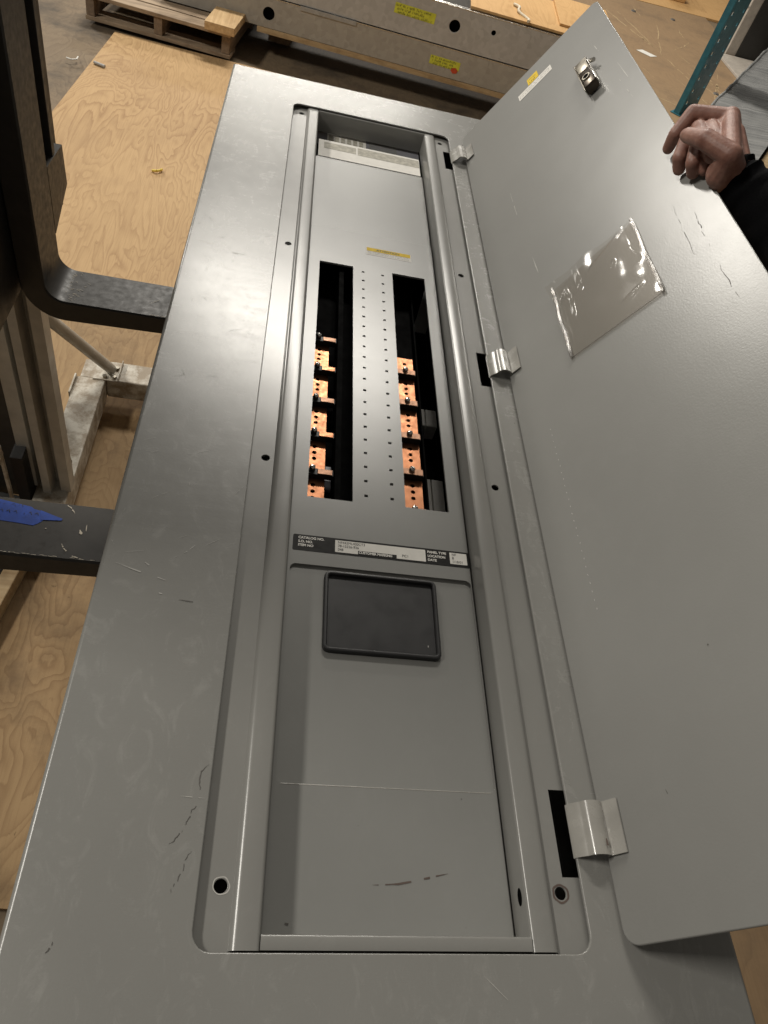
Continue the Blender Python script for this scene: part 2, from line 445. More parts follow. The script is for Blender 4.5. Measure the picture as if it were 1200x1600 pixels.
def lerp_pts(a, b_, n): return [(a[0] + (b_[0] - a[0]) * i / (n - 1), a[1] + (b_[1] - a[1]) * i / (n - 1)) for i in range(n)]

FL = -0.8
# ------------------------------------------------------------------ the setting: floor
fl = MB()
fl.add([(-8, -4, FL - 0.0), (10, -4, FL), (10, 16, FL), (-8, 16, FL)], [(0, 1, 2, 3)])
floor = fl.out('floor', 'floor_dirty'); tag(floor, kind='structure')

def sheet(corners, mat, label, top=FL + 0.014):
    lo = [(x, y, FL + 0.001) for x, y in corners]; hi = [(x, y, top) for x, y in corners]
    mb = MB(); mb.loft([lo, hi], True, True)
    o = mb.out('plywood_sheet', mat, base=True)
    tag(o, label, 'plywood', 'plywood sheets laid over the floor'); return o
sheet([(-0.792, 1.62), (1.25, 1.50), (1.40, 3.35), (-0.675, 3.488)], 'ply_new', 'wide plywood sheet with wavy grain left of the grey panel, beneath the pallet edge')
sheet([(-1.1, 0.19), (0.42, 0.10), (0.50, 1.53), (-1.0, 1.615)], 'ply_shaded', 'plywood sheet with dark blotches under the lift forks at lower left')
sheet([(0.44, -0.9), (1.9, -1.0), (2.0, 1.45), (0.52, 1.50)], 'ply_worn', 'brown worn plywood showing at the lower right corner below the door')
sheet([(1.30, 1.52), (3.02, 1.40), (3.12, 6.30), (1.62, 6.22)], 'ply_worn', 'scuffed brown plywood sheet behind the open door, with pale drag marks')
sheet([(1.64, 6.25), (4.3, 6.36), (4.3, 9.0), (1.7, 9.0)], 'ply_orange', 'bright clean plywood sheet at the top right beyond the scuffed one')

# ------------------------------------------------------------------ the electrical panel
W = 0.508
panel = thing('electrical_panel', (0.254, 0.6, -0.16), 'long grey electrical panel lying face up on forks, its door swung open', 'panel')
cover = plate('trim_cover', ('rr', 0, W, -0.137, 1.353, 0.004), [('rr', 0.115, 0.393, -0.029, 1.245, 0.0125)], 0.0, 0.016, 'trim_paint', panel, b=0.0035, hb=0.0009, ht=0.0024)
tag(cover, 'scratched grey front cover around the opening')
mb = MB(); mb.box(0.03, 0.478, -0.11, 1.325, -0.16, -0.156); mb.box(0.03, 0.034, -0.11, 1.325, -0.156, -0.0175); mb.box(0.474, 0.478, -0.11, 1.325, -0.156, -0.0175)
mb.box(0.034, 0.474, -0.11, -0.106, -0.156, -0.0175); mb.box(0.034, 0.474, 1.321, 1.325, -0.156, -0.0175)
mb.out('enclosure_box', 'box_grey', panel)
# flanges with screw holes and hinge slots
holes_y = (0.011, 0.410, 0.813, 1.226)
HR = 0.0046
plate('side_flange', ('rr', 0.098, 0.1405, -0.034, 1.262, 0), [('c', 0.130, y, HR if k == 0 else 0.0042) for k, y in enumerate(holes_y)], -0.0075, 0.0015, 'frame_paint', panel, hb=0.0004)
slots = ((0.022, 0.087), (0.577, 0.641), (1.135, 1.198))
plate('side_flange', ('rr', 0.3675, 0.410, -0.034, 1.262, 0), [('c', 0.3785, y, HR if k == 0 else 0.0042) for k, y in enumerate(holes_y)] + [('rr', 0.3820, 0.4015, a, b, 0.0) for a, b in slots], -0.0075, 0.0015, 'frame_paint', panel, hb=0.0)
ribp = [(0.1385, -0.0074), (0.1395, -0.0052), (0.1415, -0.0036), (0.144, -0.003), (0.1565, -0.003), (0.158, -0.0034), (0.1588, -0.0045), (0.159, -0.006), (0.159, -0.036), (0.1575, -0.036), (0.1575, -0.008), (0.14, -0.0085)]
MB().extr(ribp, -0.0275, 1.2435, ny=1).out('inner_rail', 'frame_paint', panel, smooth=40)
MB().extr([(W - x, z) for x, z in ribp], -0.0275, 1.2435).out('inner_rail', 'frame_paint', panel, smooth=40)
# bottom and top rails between the side rails
def rail(y_in, y_out, sgn):
    pr = [(y_out, -0.0034), (y_in - sgn * 0.0022, -0.0022), (y_in - sgn * 0.0008, -0.0028), (y_in - sgn * 0.0001, -0.0045), (y_in, -0.007), (y_in, -0.036), (y_in - sgn * 0.0015, -0.036), (y_in - sgn * 0.0015, -0.009), (y_out, -0.009)]
    return [[(x, y, z) for y, z in pr] for x in (0.1592, 0.3488)]
MB().loft(rail(-0.0178, -0.0272, 1), True, True).out('bottom_rail', 'frame_paint', panel, smooth=40)
MB().loft(rail(1.2385, 1.2436, -1), True, True).out('top_rail', 'frame_paint', panel, smooth=40)
# dead front
dots = [(x, 0.3948 + k * 0.0209) for x in (0.2395, 0.2680) for k in range(21)]
DS = 0.0019
dead = plate('deadfront_cover', ('rr', 0.1605, 0.3472, -0.0175, 0.9155, 0.003),
      [('rr', 0.1770, 0.2251, 0.3845, 0.8222, 0), ('rr', 0.2824, 0.3306, 0.3858, 0.8235, 0), ('rr', 0.1640, 0.3458, 0.0895, 0.2990, 0.006)]
      + [('rr', x - DS, x + DS, y - DS * 0.9, y + DS * 0.9, 0) for x, y in dots], -0.030, 0.0028, 'dead_paint', panel, b=0.0012, hb=0.0)
plate('recessed_plate', ('rr', 0.1632, 0.3466, 0.0885, 0.3, 0), [], -0.0326, 0.001, 'dead_paint', panel)
# rolled lip along the lower end of the recess catches the lamps
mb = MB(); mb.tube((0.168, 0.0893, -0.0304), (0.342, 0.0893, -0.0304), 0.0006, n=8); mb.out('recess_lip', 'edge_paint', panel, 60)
plate('filler_plate', ('rr', 0.1605, 0.3472, 0.914, 1.1375, 0.003), [], -0.0318, 0.0025, 'dead_paint', panel, b=0.001)
# window bezel
def bez(spec):
    return [shape_loop(('rr', 0.1975, 0.3085, 0.2072, 0.2935, 0.0065), -o, z) for o, z in spec]
bz = MB().loft(bez([(0, -0.0326), (0, -0.0290), (0.0006, -0.0278), (0.0016, -0.0274), (0.0030, -0.0276), (0.0040, -0.0286), (0.0044, -0.0312)]), False, True).out('blank_window', 'bezel_black', panel, smooth=35)
tag(bz, 'black plastic window blank with raised rim')
MB().add([(0.2965, 0.2204, -0.0309), (0.2972, 0.2204, -0.0309), (0.2972, 0.2222, -0.0309), (0.2965, 0.2222, -0.0309)], [(0, 1, 2, 3)]).out('paint_chip', 'mark_light', bz)
# black identification label
ZL = -0.0298
lab = plate('identification_label', ('rr', 0.1652, 0.3470, 0.3146, 0.3340, 0.0018), [], ZL, 0.00015, 'label_black', panel)
def rect(name, x0, x1, y0, y1, z, mat, parent, r=0.0006, fmap=ident):
    return plate(name, ('rr', x0, x1, y0, y1, r), [], z, 0.00008, mat, parent, fmap=fmap)
for s, y in (('CATALOG NO.', 0.3290), ('S.O. NO.', 0.3243), ('ITEM NO', 0.3198)):
    text('lettering', s, 0.1704, y, ZL + 0.0002, 0.0040, 'text_white', lab, stretch=0.95, bold=0.035)
rect('white_field', 0.2073, 0.3005, 0.3170, 0.3316, ZL + 0.0002, 'label_white', lab)
for s, y in (('NF442ML400CT3', 0.3276), ('78-15226-936', 0.3233), ('048', 0.3190)):
    text('lettering', s, 0.2100, y, ZL + 0.0004, 0.0042, 'ink', lab, stretch=0.9)
rect('black_tag', 0.2305, 0.2700, 0.3171, 0.3212, ZL + 0.0004, 'label_black', lab, 0)
text('lettering', 'CUSTOMER MARKING', 0.2312, 0.3177, ZL + 0.0006, 0.0040, 'text_white', lab, stretch=0.86, bold=0.035)
text('lettering', 'PC1', 0.2755, 0.3196, ZL + 0.0004, 0.0042, 'ink', lab)
for s, y in (('PANEL TYPE', 0.3283), ('LOCATION', 0.3234), ('DATE', 0.3186)):
    text('lettering', s, 0.3026, y, ZL + 0.0002, 0.0040, 'text_white', lab, stretch=0.92, bold=0.035)
rect('white_field', 0.3262, 0.3445, 0.3178, 0.3318, ZL + 0.0002, 'label_white', lab)
for s, y in (('NF', 0.3280), ('B', 0.3236), ('1/18/01', 0.3192)):
    text('lettering', s, 0.3285, y, ZL + 0.0004, 0.0042, 'ink', lab, stretch=0.9)
# attention sticker
st = rect('attention_sticker', 0.2445, 0.3128, 0.8606, 0.8800, ZL, 'label_white', panel, 0.001)
rect('yellow_band', 0.2455, 0.3118, 0.8705, 0.8792, ZL + 0.0002, 'yellow', st, 0)
text('lettering', 'ATTENTION', 0.2600, 0.8725, ZL + 0.0004, 0.0066, 'ink', st, stretch=0.95, bold=0.01)
for k in range(2): print_line(0.2470, 0.3105, 0.8668 - k * 0.0038, 0.0024, ZL + 0.0002, 'ink_grey', st)
# gap at the far end: labels on the interior
back = plate('interior_plate', ('rr', 0.16, 0.348, 1.2005, 1.318, 0), [], -0.0400, 0.002, 'slate_plate', panel)
wl = plate('white_strip', ('rr', 0.1645, 0.3440, 1.1386, 1.1990, 0), [], -0.0312, 0.001, 'label_white', panel)
rect('printed_band', 0.1740, 0.2300, 1.1690, 1.1910, -0.0309, 'pale_board', wl, 0)
rect('printed_band', 0.2330, 0.3430, 1.1670, 1.1930, -0.0309, 'pale_board', wl, 0)
il = rect('rating_label', 0.1795, 0.2500, 1.212, 1.262, -0.0397, 'label_white', back, 0)
rect('warning_label', 0.2560, 0.306, 1.212, 1.262, -0.0397, 'box_grey', back, 0)
for k in range(5): rect('printed_line', 0.2590, 0.302, 1.216 + 0.008 * k, 1.2185 + 0.008 * k, -0.0395, 'slate_plate', back, 0)
for k in range(6): rect('printed_line', 0.1825 + 0.011 * k, 0.1895 + 0.011 * k, 1.219, 1.240, -0.0395, 'pale_board', back, 0)
# housing under the cut-outs, coloured near black for the dark interior
mb = MB(); mb.box(0.163, 0.3145, 0.36, 0.86, -0.0665, -0.064); mb.box(0.2065, 0.213, 0.36, 0.86, -0.064, -0.037); mb.box(0.2720, 0.2765, 0.36, 0.86, -0.064, -0.037)
mb.box(0.163, 0.1655, 0.36, 0.86, -0.064, -0.0365); mb.box(0.166, 0.345, 0.861, 0.865, -0.15, -0.037)
mb.out('breaker_housing', 'black_inside', panel)
mb = MB(); mb.box(0.3155, 0.3175, 0.36, 0.86, -0.150, -0.055); mb.box(0.3675, 0.37, 0.36, 0.86, -0.150, -0.040); mb.box(0.3175, 0.3675, 0.36, 0.86, -0.153, -0.151)
mb.out('wire_gutter', 'black_inside', panel)
for y0, y1 in ((0.612, 0.645), (0.455, 0.514)):
    for x0, x1 in ((0.3335, 0.3435), (0.3450, 0.3600)):
        MB().box(x0, x1, y0, y1, -0.145, -0.120, 0.001).out('cavity_block', 'label_white', panel)  # pale blocks in the slot; white colour makes up for missing light
for y0, y1 in ((0.548, 0.566), (0.418, 0.452)):
    MB().box(0.1975, 0.2050, y0, y1, -0.060, -0.054, 0.0008).out('cavity_block', 'slate_plate', panel)
# bus bars with drilled holes
PIT = 0.0578
def bus(x0, x1, hx, y0, y1, sy):
    hs = []
    for s_ in sy + [sy[-1] - PIT]:
        for k in (0.20, 0.36, 0.52):
            y = s_ + k * PIT
            if y0 + 0.003 < y < y1 - 0.003: hs.append(('c', hx, y, 0.0026))
    return plate('bus_bar', ('rr', x0, x1, y0, y1, 0), hs, -0.0500, 0.004, 'copper', panel, b=0.0004)
syL = [0.6775 - PIT * k for k in range(5)]; syR = [0.6366 - PIT * k for k in range(5)]
bus(0.1740, 0.1973, 0.1845, 0.3720, 0.6630, syL)
bus(0.2830, 0.3094, 0.2978, 0.3720, 0.6600, syR)
sc0 = None; in0 = tb0 = None
def screw_mesh(x, y, z):
    mb = MB(); n = 18; r = 0.0034
    rings = [(r, -0.0010), (r, 0.0012), (r * 0.93, 0.0020), (r * 0.7, 0.0026)]
    mb.loft([[(x + rr * math.cos(2 * math.pi * i / n), y + rr * math.sin(2 * math.pi * i / n), z + h) for i in range(n)] for rr, h in rings], False, True)
    return mb
def slot_mesh(x, y, z, ang):
    c, s_ = math.cos(ang), math.sin(ang); a, b_ = 0.0031, 0.0006
    return MB().add([(x + u * c - v * s_, y + u * s_ + v * c, z) for u, v in ((-a, -b_), (a, -b_), (a, b_), (-a, b_))], [(0, 1, 2, 3)])
for side, xs, sys_, bx in ((0, 0.1822, syL, (0.1765, 0.2060)), (1, 0.2958, syR, (0.2832, 0.3098))):
    for k, s_ in enumerate(sys_):
        y = s_ - 0.0122
        MB().box(bx[0], bx[1], y - 0.0068, y + 0.0025, -0.0497, -0.0425, 0.0006).out('connector', 'black_plastic', panel)
        if side == 0: MB().box(0.1880, 0.2045, y - 0.0062, y + 0.0012, -0.0424, -0.0412, 0.0004).out('contact_tab', 'copper' if k % 2 else 'brass_dull', panel)
        else: MB().box(bx[0], bx[1] - 0.001, y - 0.0060, y + 0.0030, -0.0424, -0.0414, 0.0003).out('contact_tab', 'brass_dull', panel)
        sc = screw_mesh(xs, y + 0.001, -0.0405).out('screw', 'steel', panel, smooth=40)
        slot_mesh(xs, y + 0.001, -0.0376, random.uniform(0.2, 2.8)).out('slot', 'black_plastic', sc)
# hole through the right inner rail
mb = MB(); n = 14
mb.add([(0.34885, 0.0095 + 0.0062 * math.cos(2 * math.pi * i / n), -0.0150 + 0.0040 * math.sin(2 * math.pi * i / n)) for i in range(n)], [tuple(range(n))])
mb.out('punched_hole', 'black_inside', panel)

# paint rubbed off around two of the screw holes
for hx, hy, mt_ in ((0.3785, 0.011, 'mark_brown'), (0.130, 0.011, 'mark_light')):
    mb = MB(); n = 26
    mb.loft([[(hx + r * (1 + 0.16 * mnoise.noise((math.cos(6.283 * i / n) * 1.4, math.sin(6.283 * i / n) * 1.4, hx * 30 + r * 90))) * math.cos(6.283 * i / n), hy + r * (1 + 0.16 * mnoise.noise((math.cos(6.283 * i / n) * 1.4, math.sin(6.283 * i / n) * 1.4, hx * 30 + r * 90))) * math.sin(6.283 * i / n), -0.0073) for i in range(n)] for r in (0.0052, 0.0060 if mt_ == 'mark_light' else 0.0066)])
    mb.out('worn_ring', mt_, panel)
# hinges: goose-neck straps from the slots to the inside of the door
DO = Vector((0.4165, 0.0, 0.004)); DA = math.radians(120)
DD = Vector((-math.cos(DA), 0, math.sin(DA))); DN = Vector((-math.sin(DA), 0, -math.cos(DA)))
def dmap(p): q = DO + DD * p[0] + Vector((0, p[1], 0)) + DN * p[2]; return (q.x, q.y, q.z)
def leaf(s_, off):
    q = dmap((s_, 0, off)); return (q[0], q[2])
hp = [(0.3932, -0.0028), (0.3942, 0.0012), (0.4000, 0.0064), (0.4015, 0.0080)]
for k in range(1, 8):
    a = math.radians(150 - 120 * k / 8); hp.append((0.4088 + 0.0090 * math.cos(a), 0.0046 + 0.0080 * math.sin(a)))
hp += [(0.4172, 0.0072), (0.4180, 0.0064), leaf(0.0035, 0.0022), leaf(0.0055, 0.0012), leaf(0.0190, 0.0012)]
th = 0.0016
def offset_profile(pr, t):
    out = []
    for i, p in enumerate(pr):
        a = Vector(pr[max(0, i - 1)]); b_ = Vector(pr[min(len(pr) - 1, i + 1)]); d = (b_ - a).normalized()
        out.append((p[0] - d.y * t, p[1] + d.x * t))
    return out
hp2 = offset_profile(hp, th)
# mark and hole edges are worn
for i, (a, b) in enumerate(((0.0340, 0.0735), (0.5880, 0.6280), (1.1450, 1.1860))):
    hg = MB().extr(hp + hp2[::-1], a, b).out('hinge', 'edge_paint', panel, smooth=35)
    if i == 0: hlow = hg
mb = MB()
ribbon(mb, [(0.4135, 0.0360), (0.4131, 0.0400), (0.4128, 0.0450), (0.4126, 0.0500), (0.4124, 0.0545)], 0.0016, 0.0146, taper=False)
mb.out('paint_chip', 'mark_brown', hlow)

# ------------------------------------------------------------------ door
door = plate('door', ('rr', 0.0, 0.2892, -0.0255, 1.2352, 0.0115), [], 0.0, 0.0022, 'door_paint', panel, b=0.0009, fmap=dmap, back=True)
tag(door, 'grey swung-open door with a clear pouch and a latch')
dl = rect('door_sticker', 0.1222, 0.1880, 1.1670, 1.1850, 0.0004, 'label_white', door, 0.0005, dmap)
rect('yellow_patch', 0.1443, 0.1650, 1.1866, 1.2080, 0.0004, 'yellow', door, 0, dmap)
print_line(0.1465, 0.1630, 1.1995, 0.0036, 0.0007, 'ink', dl, dmap)
print_line(0.1480, 0.1610, 1.1905, 0.0050, 0.0007, 'ink', dl, dmap)
for k in range(2): print_line(0.1250, 0.1855, 1.1778 - 0.0062 * k, 0.0032, 0.0007, 'ink_grey', dl, dmap)
# latch: plated bracket with a keyed barrel
lk = MB(); lk.box(0.2190, 0.2400, 1.020, 1.086, 0.0012, 0.0026, 0.0005); lk.box(0.2190, 0.2205, 1.000, 1.086, 0.0026, 0.012, 0.0005)
latch = lk.out('latch', 'zinc', door, smooth=40, fmap=dmap)
MB().box(0.2212, 0.2395, 0.998, 1.045, 0.0026, 0.0165, 0.0015).out('latch_body', 'lock_dark', latch, smooth=40, fmap=dmap)
MB().box(0.2212, 0.2390, 1.046, 1.080, 0.0026, 0.0140, 0.001).out('latch_plate', 'zinc', latch, smooth=40, fmap=dmap)
MB().tube((0.2300, 1.020, 0.0165), (0.2300, 1.020, 0.0185), 0.0066, 0.006, 18).out('lock_barrel', 'zinc', latch, smooth=40, fmap=dmap)
MB().tube((0.2300, 1.020, 0.0185), (0.2300, 1.020, 0.0188), 0.0044, n=16).out('keyway', 'black_inside', latch, fmap=dmap)
MB().tube((0.2385, 1.072, 0.009), (0.2480, 1.060, 0.010), 0.0030, n=12).out('latch_pin', 'steel', latch, smooth=40, fmap=dmap)
MB().box(0.2398, 0.2412, 1.000, 1.076, 0.006, 0.0165, 0.0004).out('latch_side', 'steel', latch, smooth=40, fmap=dmap)
# clear document pouch
CREASES = (((0.30, 0.99), (0.30, 0.66), 0.0024, 0.030), ((0.12, 0.98), (0.17, 0.60), 0.0022, 0.028), ((0.17, 0.60), (0.16, 0.40), 0.0016, 0.022), ((0.02, 0.80), (0.17, 0.60), 0.0014, 0.022), ((0.17, 0.60), (0.36, 0.74), 0.0012, 0.024), ((0.36, 0.74), (0.86, 0.97), 0.0012, 0.03), ((0.62, 0.16), (0.86, 0.24), 0.0016, 0.03), ((0.66, 0.62), (0.70, 0.72), 0.0016, 0.03), ((0.88, 0.70), (0.92, 0.50), 0.0012, 0.02))
def pouch():
    x0, x1, y0, y1 = 0.0845, 0.2030, 0.5445, 0.6850
    nx, ny = 96, 108; v = []; f = []
    for j in range(ny + 1):
        for i in range(nx + 1):
            u, w = i / nx, j / ny
            x = x0 + (x1 - x0) * u; y = y0 + (y1 - y0) * w
            edge = min(1, min(u, 1 - u, w * 1.4) * 9); edge = edge * edge * (3 - 2 * edge)
            h = 0.0016 + 0.0022 * edge * (0.5 + 0.5 * w)
            h += edge * (0.0021 * mnoise.noise((u * 3.6, w * 3.0, 3.3)) + 0.0003 * mnoise.noise((u * 9, w * 8, 5.7)))
            # creases: folded ridges running part of the way across the film
            for (pa, pb, amp, wd) in CREASES:
                ex, ey = pb[0] - pa[0], pb[1] - pa[1]; t = ((u - pa[0]) * ex + (w - pa[1]) * ey) / (ex * ex + ey * ey); t = min(1, max(0, t))
                dd = math.hypot(u - pa[0] - ex * t, w - pa[1] - ey * t); h += amp * max(0, 1 - dd / wd) * math.sin(math.pi * min(1, max(0.12, t)) * 0.88 + 0.2)
            # top left corner folded back
            cr = max(0.0, (w - 0.82) * 1.1 + (0.16 - u) * 1.0)
            h += cr * 0.05; y -= cr * 0.055
            y -= w * w * (0.004 * math.sin(3.0 * u * math.pi) * (1 - u) + 0.003 * mnoise.noise((u * 6, 2.0, 0.5)))
            v.append((x, y, h))
    for j in range(ny):
        for i in range(nx):
            a = j * (nx + 1) + i; f.append((a, a + 1, a + nx + 2, a + nx + 1))
    n0 = len(v)
    v += [(x0, y0, 0.0008), (x1, y0, 0.0008), (x1, y1, 0.0008), (x0, y1 - 0.01, 0.0008)]
    f.append((n0, n0 + 1, n0 + 2, n0 + 3))
    po = obj('document_pouch', v, f, 'clear_vinyl', door, 60, dmap)
    for xx, yy in ((x0 + 0.0012, y1 - 0.010), (x1 - 0.0012, y1)):
        m2 = MB(); pts = []
        n = 14
        for k in range(n):
            t0 = k / n; t1 = (k + 1) / n
            m2.tube((xx + 0.0006 * math.sin(9 * t0), y0 + (yy - y0) * t0, 0.0028 + 0.001 * math.sin(14 * t0)), (xx + 0.0006 * math.sin(9 * t1), y0 + (yy - y0) * t1, 0.0028 + 0.001 * math.sin(14 * t1)), 0.0021, n=10, caps=k in (0, n - 1))
        m2.out('pouch_seam', 'vinyl_edge', po, 60, dmap)
    MB().tube((x0, y0, 0.0018), (x1, y0, 0.0018), 0.0009, n=8).out('pouch_seam', 'vinyl_edge', po, 60, dmap)
    tag(po, 'crumpled clear vinyl document pouch')
pouch()

# ------------------------------------------------------------------ scratches and scuffs
mb = MB(); md = MB()
ZC = 0.0003
def squig(mbx, pts, w, jit, n=5):
    out = []
    for a, b_ in zip(pts[:-1], pts[1:]): out += lerp_pts(a, b_, n)[:-1]
    out.append(pts[-1]); ribbon(mbx, out, w, ZC, jit)
squig(md, [(0.1120, 0.0905), (0.1075, 0.0850), (0.1070, 0.0775), (0.1090, 0.0700)], 0.0008, 0.001)
squig(md, [(0.1085, 0.0640), (0.1045, 0.0575), (0.1020, 0.0500), (0.1005, 0.0470)], 0.0007, 0.0016)
squig(md, [(0.1000, 0.0440), (0.0970, 0.0395), (0.0925, 0.0345)], 0.0007, 0.0014)
squig(md, [(0.1090, 0.0320), (0.1050, 0.0270), (0.1040, 0.0180), (0.1000, 0.0100), (0.0965, 0.0035)], 0.0005, 0.0015)
squig(md, [(0.0290, -0.0300), (0.0320, -0.0240)], 0.0012, 0.001)
squig(md, [(0.0700, 0.2280), (0.0860, 0.2265)], 0.0008, 0.0006)
squig(mb, [(0.0125, 0.2590), (0.0350, 0.2520), (0.0640, 0.2440)], 0.0009, 0.0006)
squig(mb, [(0.0330, 0.2650), (0.0480, 0.2540)], 0.0012, 0.0006)
squig(mb, [(0.0600, 0.2700), (0.0700, 0.2780), (0.0780, 0.2880)], 0.0006, 0.0004)
squig(mb, [(0.0950, 0.0670), (0.1120, 0.0660)], 0.0005, 0.0002)
squig(mb, [(0.3100, -0.0420), (0.3300, -0.0600)], 0.0004, 0.0002)
squig(mb, [(0.0500, 0.2330), (0.0560, 0.2322)], 0.0008, 0.0002)
for k in range(46):
    x = random.uniform(0.006, 0.108); y = random.uniform(0.25, 0.85)
    a = random.choice((0.1, 1.45, 2.2, 0.6)) + random.uniform(-0.2, 0.2); l = random.uniform(0.004, 0.03)
    squig(mb, [(x, y), (min(0.112, max(0.005, x + l * math.cos(a))), y + l * math.sin(a))], random.uniform(0.0002, 0.0005), 0.0002, 6)
tag(mb.out('light_scratches', 'mark_light', cover), kind='stuff'); tag(md.out('dark_scuffs', 'mark_dark', cover), kind='stuff')
md = MB(); ZC = -0.0297
squig(md, [(0.2400, 0.0185), (0.2600, 0.0195), (0.2800, 0.0235), (0.2990, 0.0275)], 0.0015, 0.0002)
md.out('brown_scuff', 'mark_brown', dead)
md = MB(); squig(md, [(0.1745, -0.0070), (0.1850, -0.0078)], 0.0015, 0.0006); squig(md, [(0.315, 0.083), (0.3155, 0.084)], 0.001, 0.0)
tag(md.out('dark_scuffs', 'mark_dark', dead), kind='stuff')
md = MB(); mb = MB(); ZC = 0.0003
squig(md, [(0.2464, 0.6640), (0.2445, 0.6000), (0.2421, 0.5527)], 0.0005, 0.0012, 9)
squig(md, [(0.2622, 0.6264), (0.2600, 0.5950), (0.2591, 0.5614)], 0.0007, 0.0022, 8)
squig(md, [(0.2580, 0.5300), (0.2591, 0.4734)], 0.0006, 0.002, 7); squig(md, [(0.1244, 0.1633), (0.1262, 0.1637)], 0.0012, 0)
squig(md, [(0.0600, 0.0700), (0.0610, 0.0660)], 0.0006, 0)
for k in range(26):
    t = k / 25.0; squig(mb, [(0.0374 + 0.003 * t + random.uniform(-.0008, .0008), 0.4682 - 0.232 * t), (0.0376 + 0.003 * t, 0.4662 - 0.232 * t)], 0.0007, 0, 3)
for a, b_ in (((0.270, 1.03), (0.273, 0.953)), ((0.262, 0.98), (0.266, 0.91)), ((0.255, 1.12), (0.257, 1.09)), ((0.064, 0.95), (0.066, 0.86)), ((0.071, 0.77), (0.073, 0.73))):
    squig(mb, [a, b_], 0.0008, 0.0004, 8)
for o_, mt_, nm in ((md, 'mark_dark', 'dark_scuffs'), (mb, 'mark_light', 'light_scratches')): tag(o_.out(nm, mt_, door, fmap=dmap), kind='stuff')

# ------------------------------------------------------------------ material lift with two forks
lift = thing('material_lift', (-0.28, 1.0, FL), 'black-forked lift with a pale mast and white base carrying the grey panel', 'lift')
ZF = -0.1605; TH = 0.034; XS = -0.2
def fork(y0, y1, shank_top, xtip=0.44):
    """L profile with a round heel, pulled across its width, edges slightly broken"""
    inner = [(xtip, ZF)]; r = 0.026
    for k in range(9):
        a = math.radians(270 - 90 * k / 8); inner.append((XS + r + r * math.cos(a), ZF + r + r * math.sin(a)))
    inner.append((XS, shank_top))
    outer = [(XS - TH, shank_top)]; R_ = r + TH * 0.9
    for k in range(9):
        a = math.radians(180 + 90 * k / 8); outer.append((XS - TH + R_ + R_ * math.cos(a), ZF - TH + R_ + R_ * math.sin(a)))
    outer.append((xtip, ZF - TH * 0.5))
    pr = inner + outer; e = 0.0022
    cx = sum(p[0] for p in pr) / len(pr)
    ins = offset_profile(pr + [pr[0]], e)[:-1]
    loops = [[(x, y0, z) for x, z in ins], [(x, y0 + e, z) for x, z in pr], [(x, y1 - e, z) for x, z in pr], [(x, y1, z) for x, z in ins]]
    return MB().loft(loops, True, True)
f1 = fork(0.362, 0.4405, 0.5).out('fork', 'fork_black', lift, smooth=35)
tag(f1, 'near black fork with blue tape on it')
f2 = fork(0.8035, 0.886, 0.45).out('fork', 'fork_black', lift, smooth=35)
# lug and outer bar on the far side of the far fork
pr = [(0.886, -0.104), (0.886, -0.005), (0.962, -0.010), (0.966, -0.070)]
mb = MB(); mb.loft([[(x, y, z) for y, z in pr] for x in (XS - TH, XS + 0.0)], True, True); mb.out('fork_lug', 'fork_black', lift)
mb = MB(); mb.box(XS - TH, XS - 0.001, 0.918, 0.930, -0.008, 0.45, 0.001); mb.out('carriage_bar', 'fork_black', lift)
mb = MB(); mb.box(XS - 0.11, XS - TH - 0.001, 0.60, 1.05, -0.155, 0.6); mb.out('carriage', 'carriage_black', lift)
mb = MB(); mb.box(XS - 0.11, XS - TH - 0.001, 0.30, 0.598, 0.30, 0.6); mb.out('carriage_crossbar', 'carriage_black', lift)
# extruded mast: ribbed section standing on the base
sec = [(-0.330, 0.905), (-0.330, 0.892), (-0.306, 0.892), (-0.305, 0.915), (-0.293, 0.915), (-0.291, 0.876), (-0.276, 0.876), (-0.274, 0.912), (-0.261, 0.912), (-0.259, 0.885), (-0.240, 0.885), (-0.240, 0.915), (-0.256, 0.915), (-0.256, 0.960), (-0.330, 0.960)]
mb = MB(); mb.loft([[(x, y, z) for x, y in sec] for z in (-0.700, -0.157)], True, True); mb.out('mast', 'aluminium', lift)
mb = MB(); mb.box(-0.3085, -0.2440, 0.80, 1.2345, -0.762, -0.700, 0.003); mb.out('base_crossbar', 'dirty_white', lift)
mb = MB(); mb.box(-0.2435, 0.40, 1.2350, 1.3020, -0.755, -0.7005, 0.003); mb.out('base_leg', 'dirty_white', lift)
mb = MB(); mb.box(-0.3020, -0.2440, 1.2350, 1.300, -0.756, -0.7010, 0.003); mb.out('base_corner', 'dirty_white', lift)
mb = MB(); mb.box(-0.2720, -0.2140, 1.2300, 1.2950, -0.7000, -0.6965, 0.001); mb.box(-0.2155, -0.2140, 1.2300, 1.2950, -0.6964, -0.687); mb.out('foot_plate', 'dirty_white', lift)
mb = MB(); mb.tube((-0.236, 1.262, -0.690), (-0.318, 1.045, -0.36), 0.0125, n=20); mb.out('brace_tube', 'aluminium', lift, smooth=50)
for x, y in ((-0.224, 1.240), (-0.246, 1.238), (-0.224, 1.272)):
    MB().tube((x, y, -0.6964), (x, y, -0.690), 0.005, n=8).out('bolt', 'zinc', lift)
mb = MB(); mb.box(-0.312, -0.3085, 1.17, 1.235, -0.725, -0.693, 0.0005); mb.out('bracket', 'dirty_white', lift)
MB().tube((-0.262, 0.965, -0.6995), (-0.262, 0.965, -0.690), 0.006, n=8).out('bolt', 'zinc', lift)
mb = MB(); mb.box(-0.3480, -0.3420, 0.850, 0.858, -0.740, -0.55, 0.001); mb.box(-0.37, -0.3485, 0.850, 0.858, -0.60, -0.586, 0.001); mb.out('side_bracket', 'dirty_white', lift)
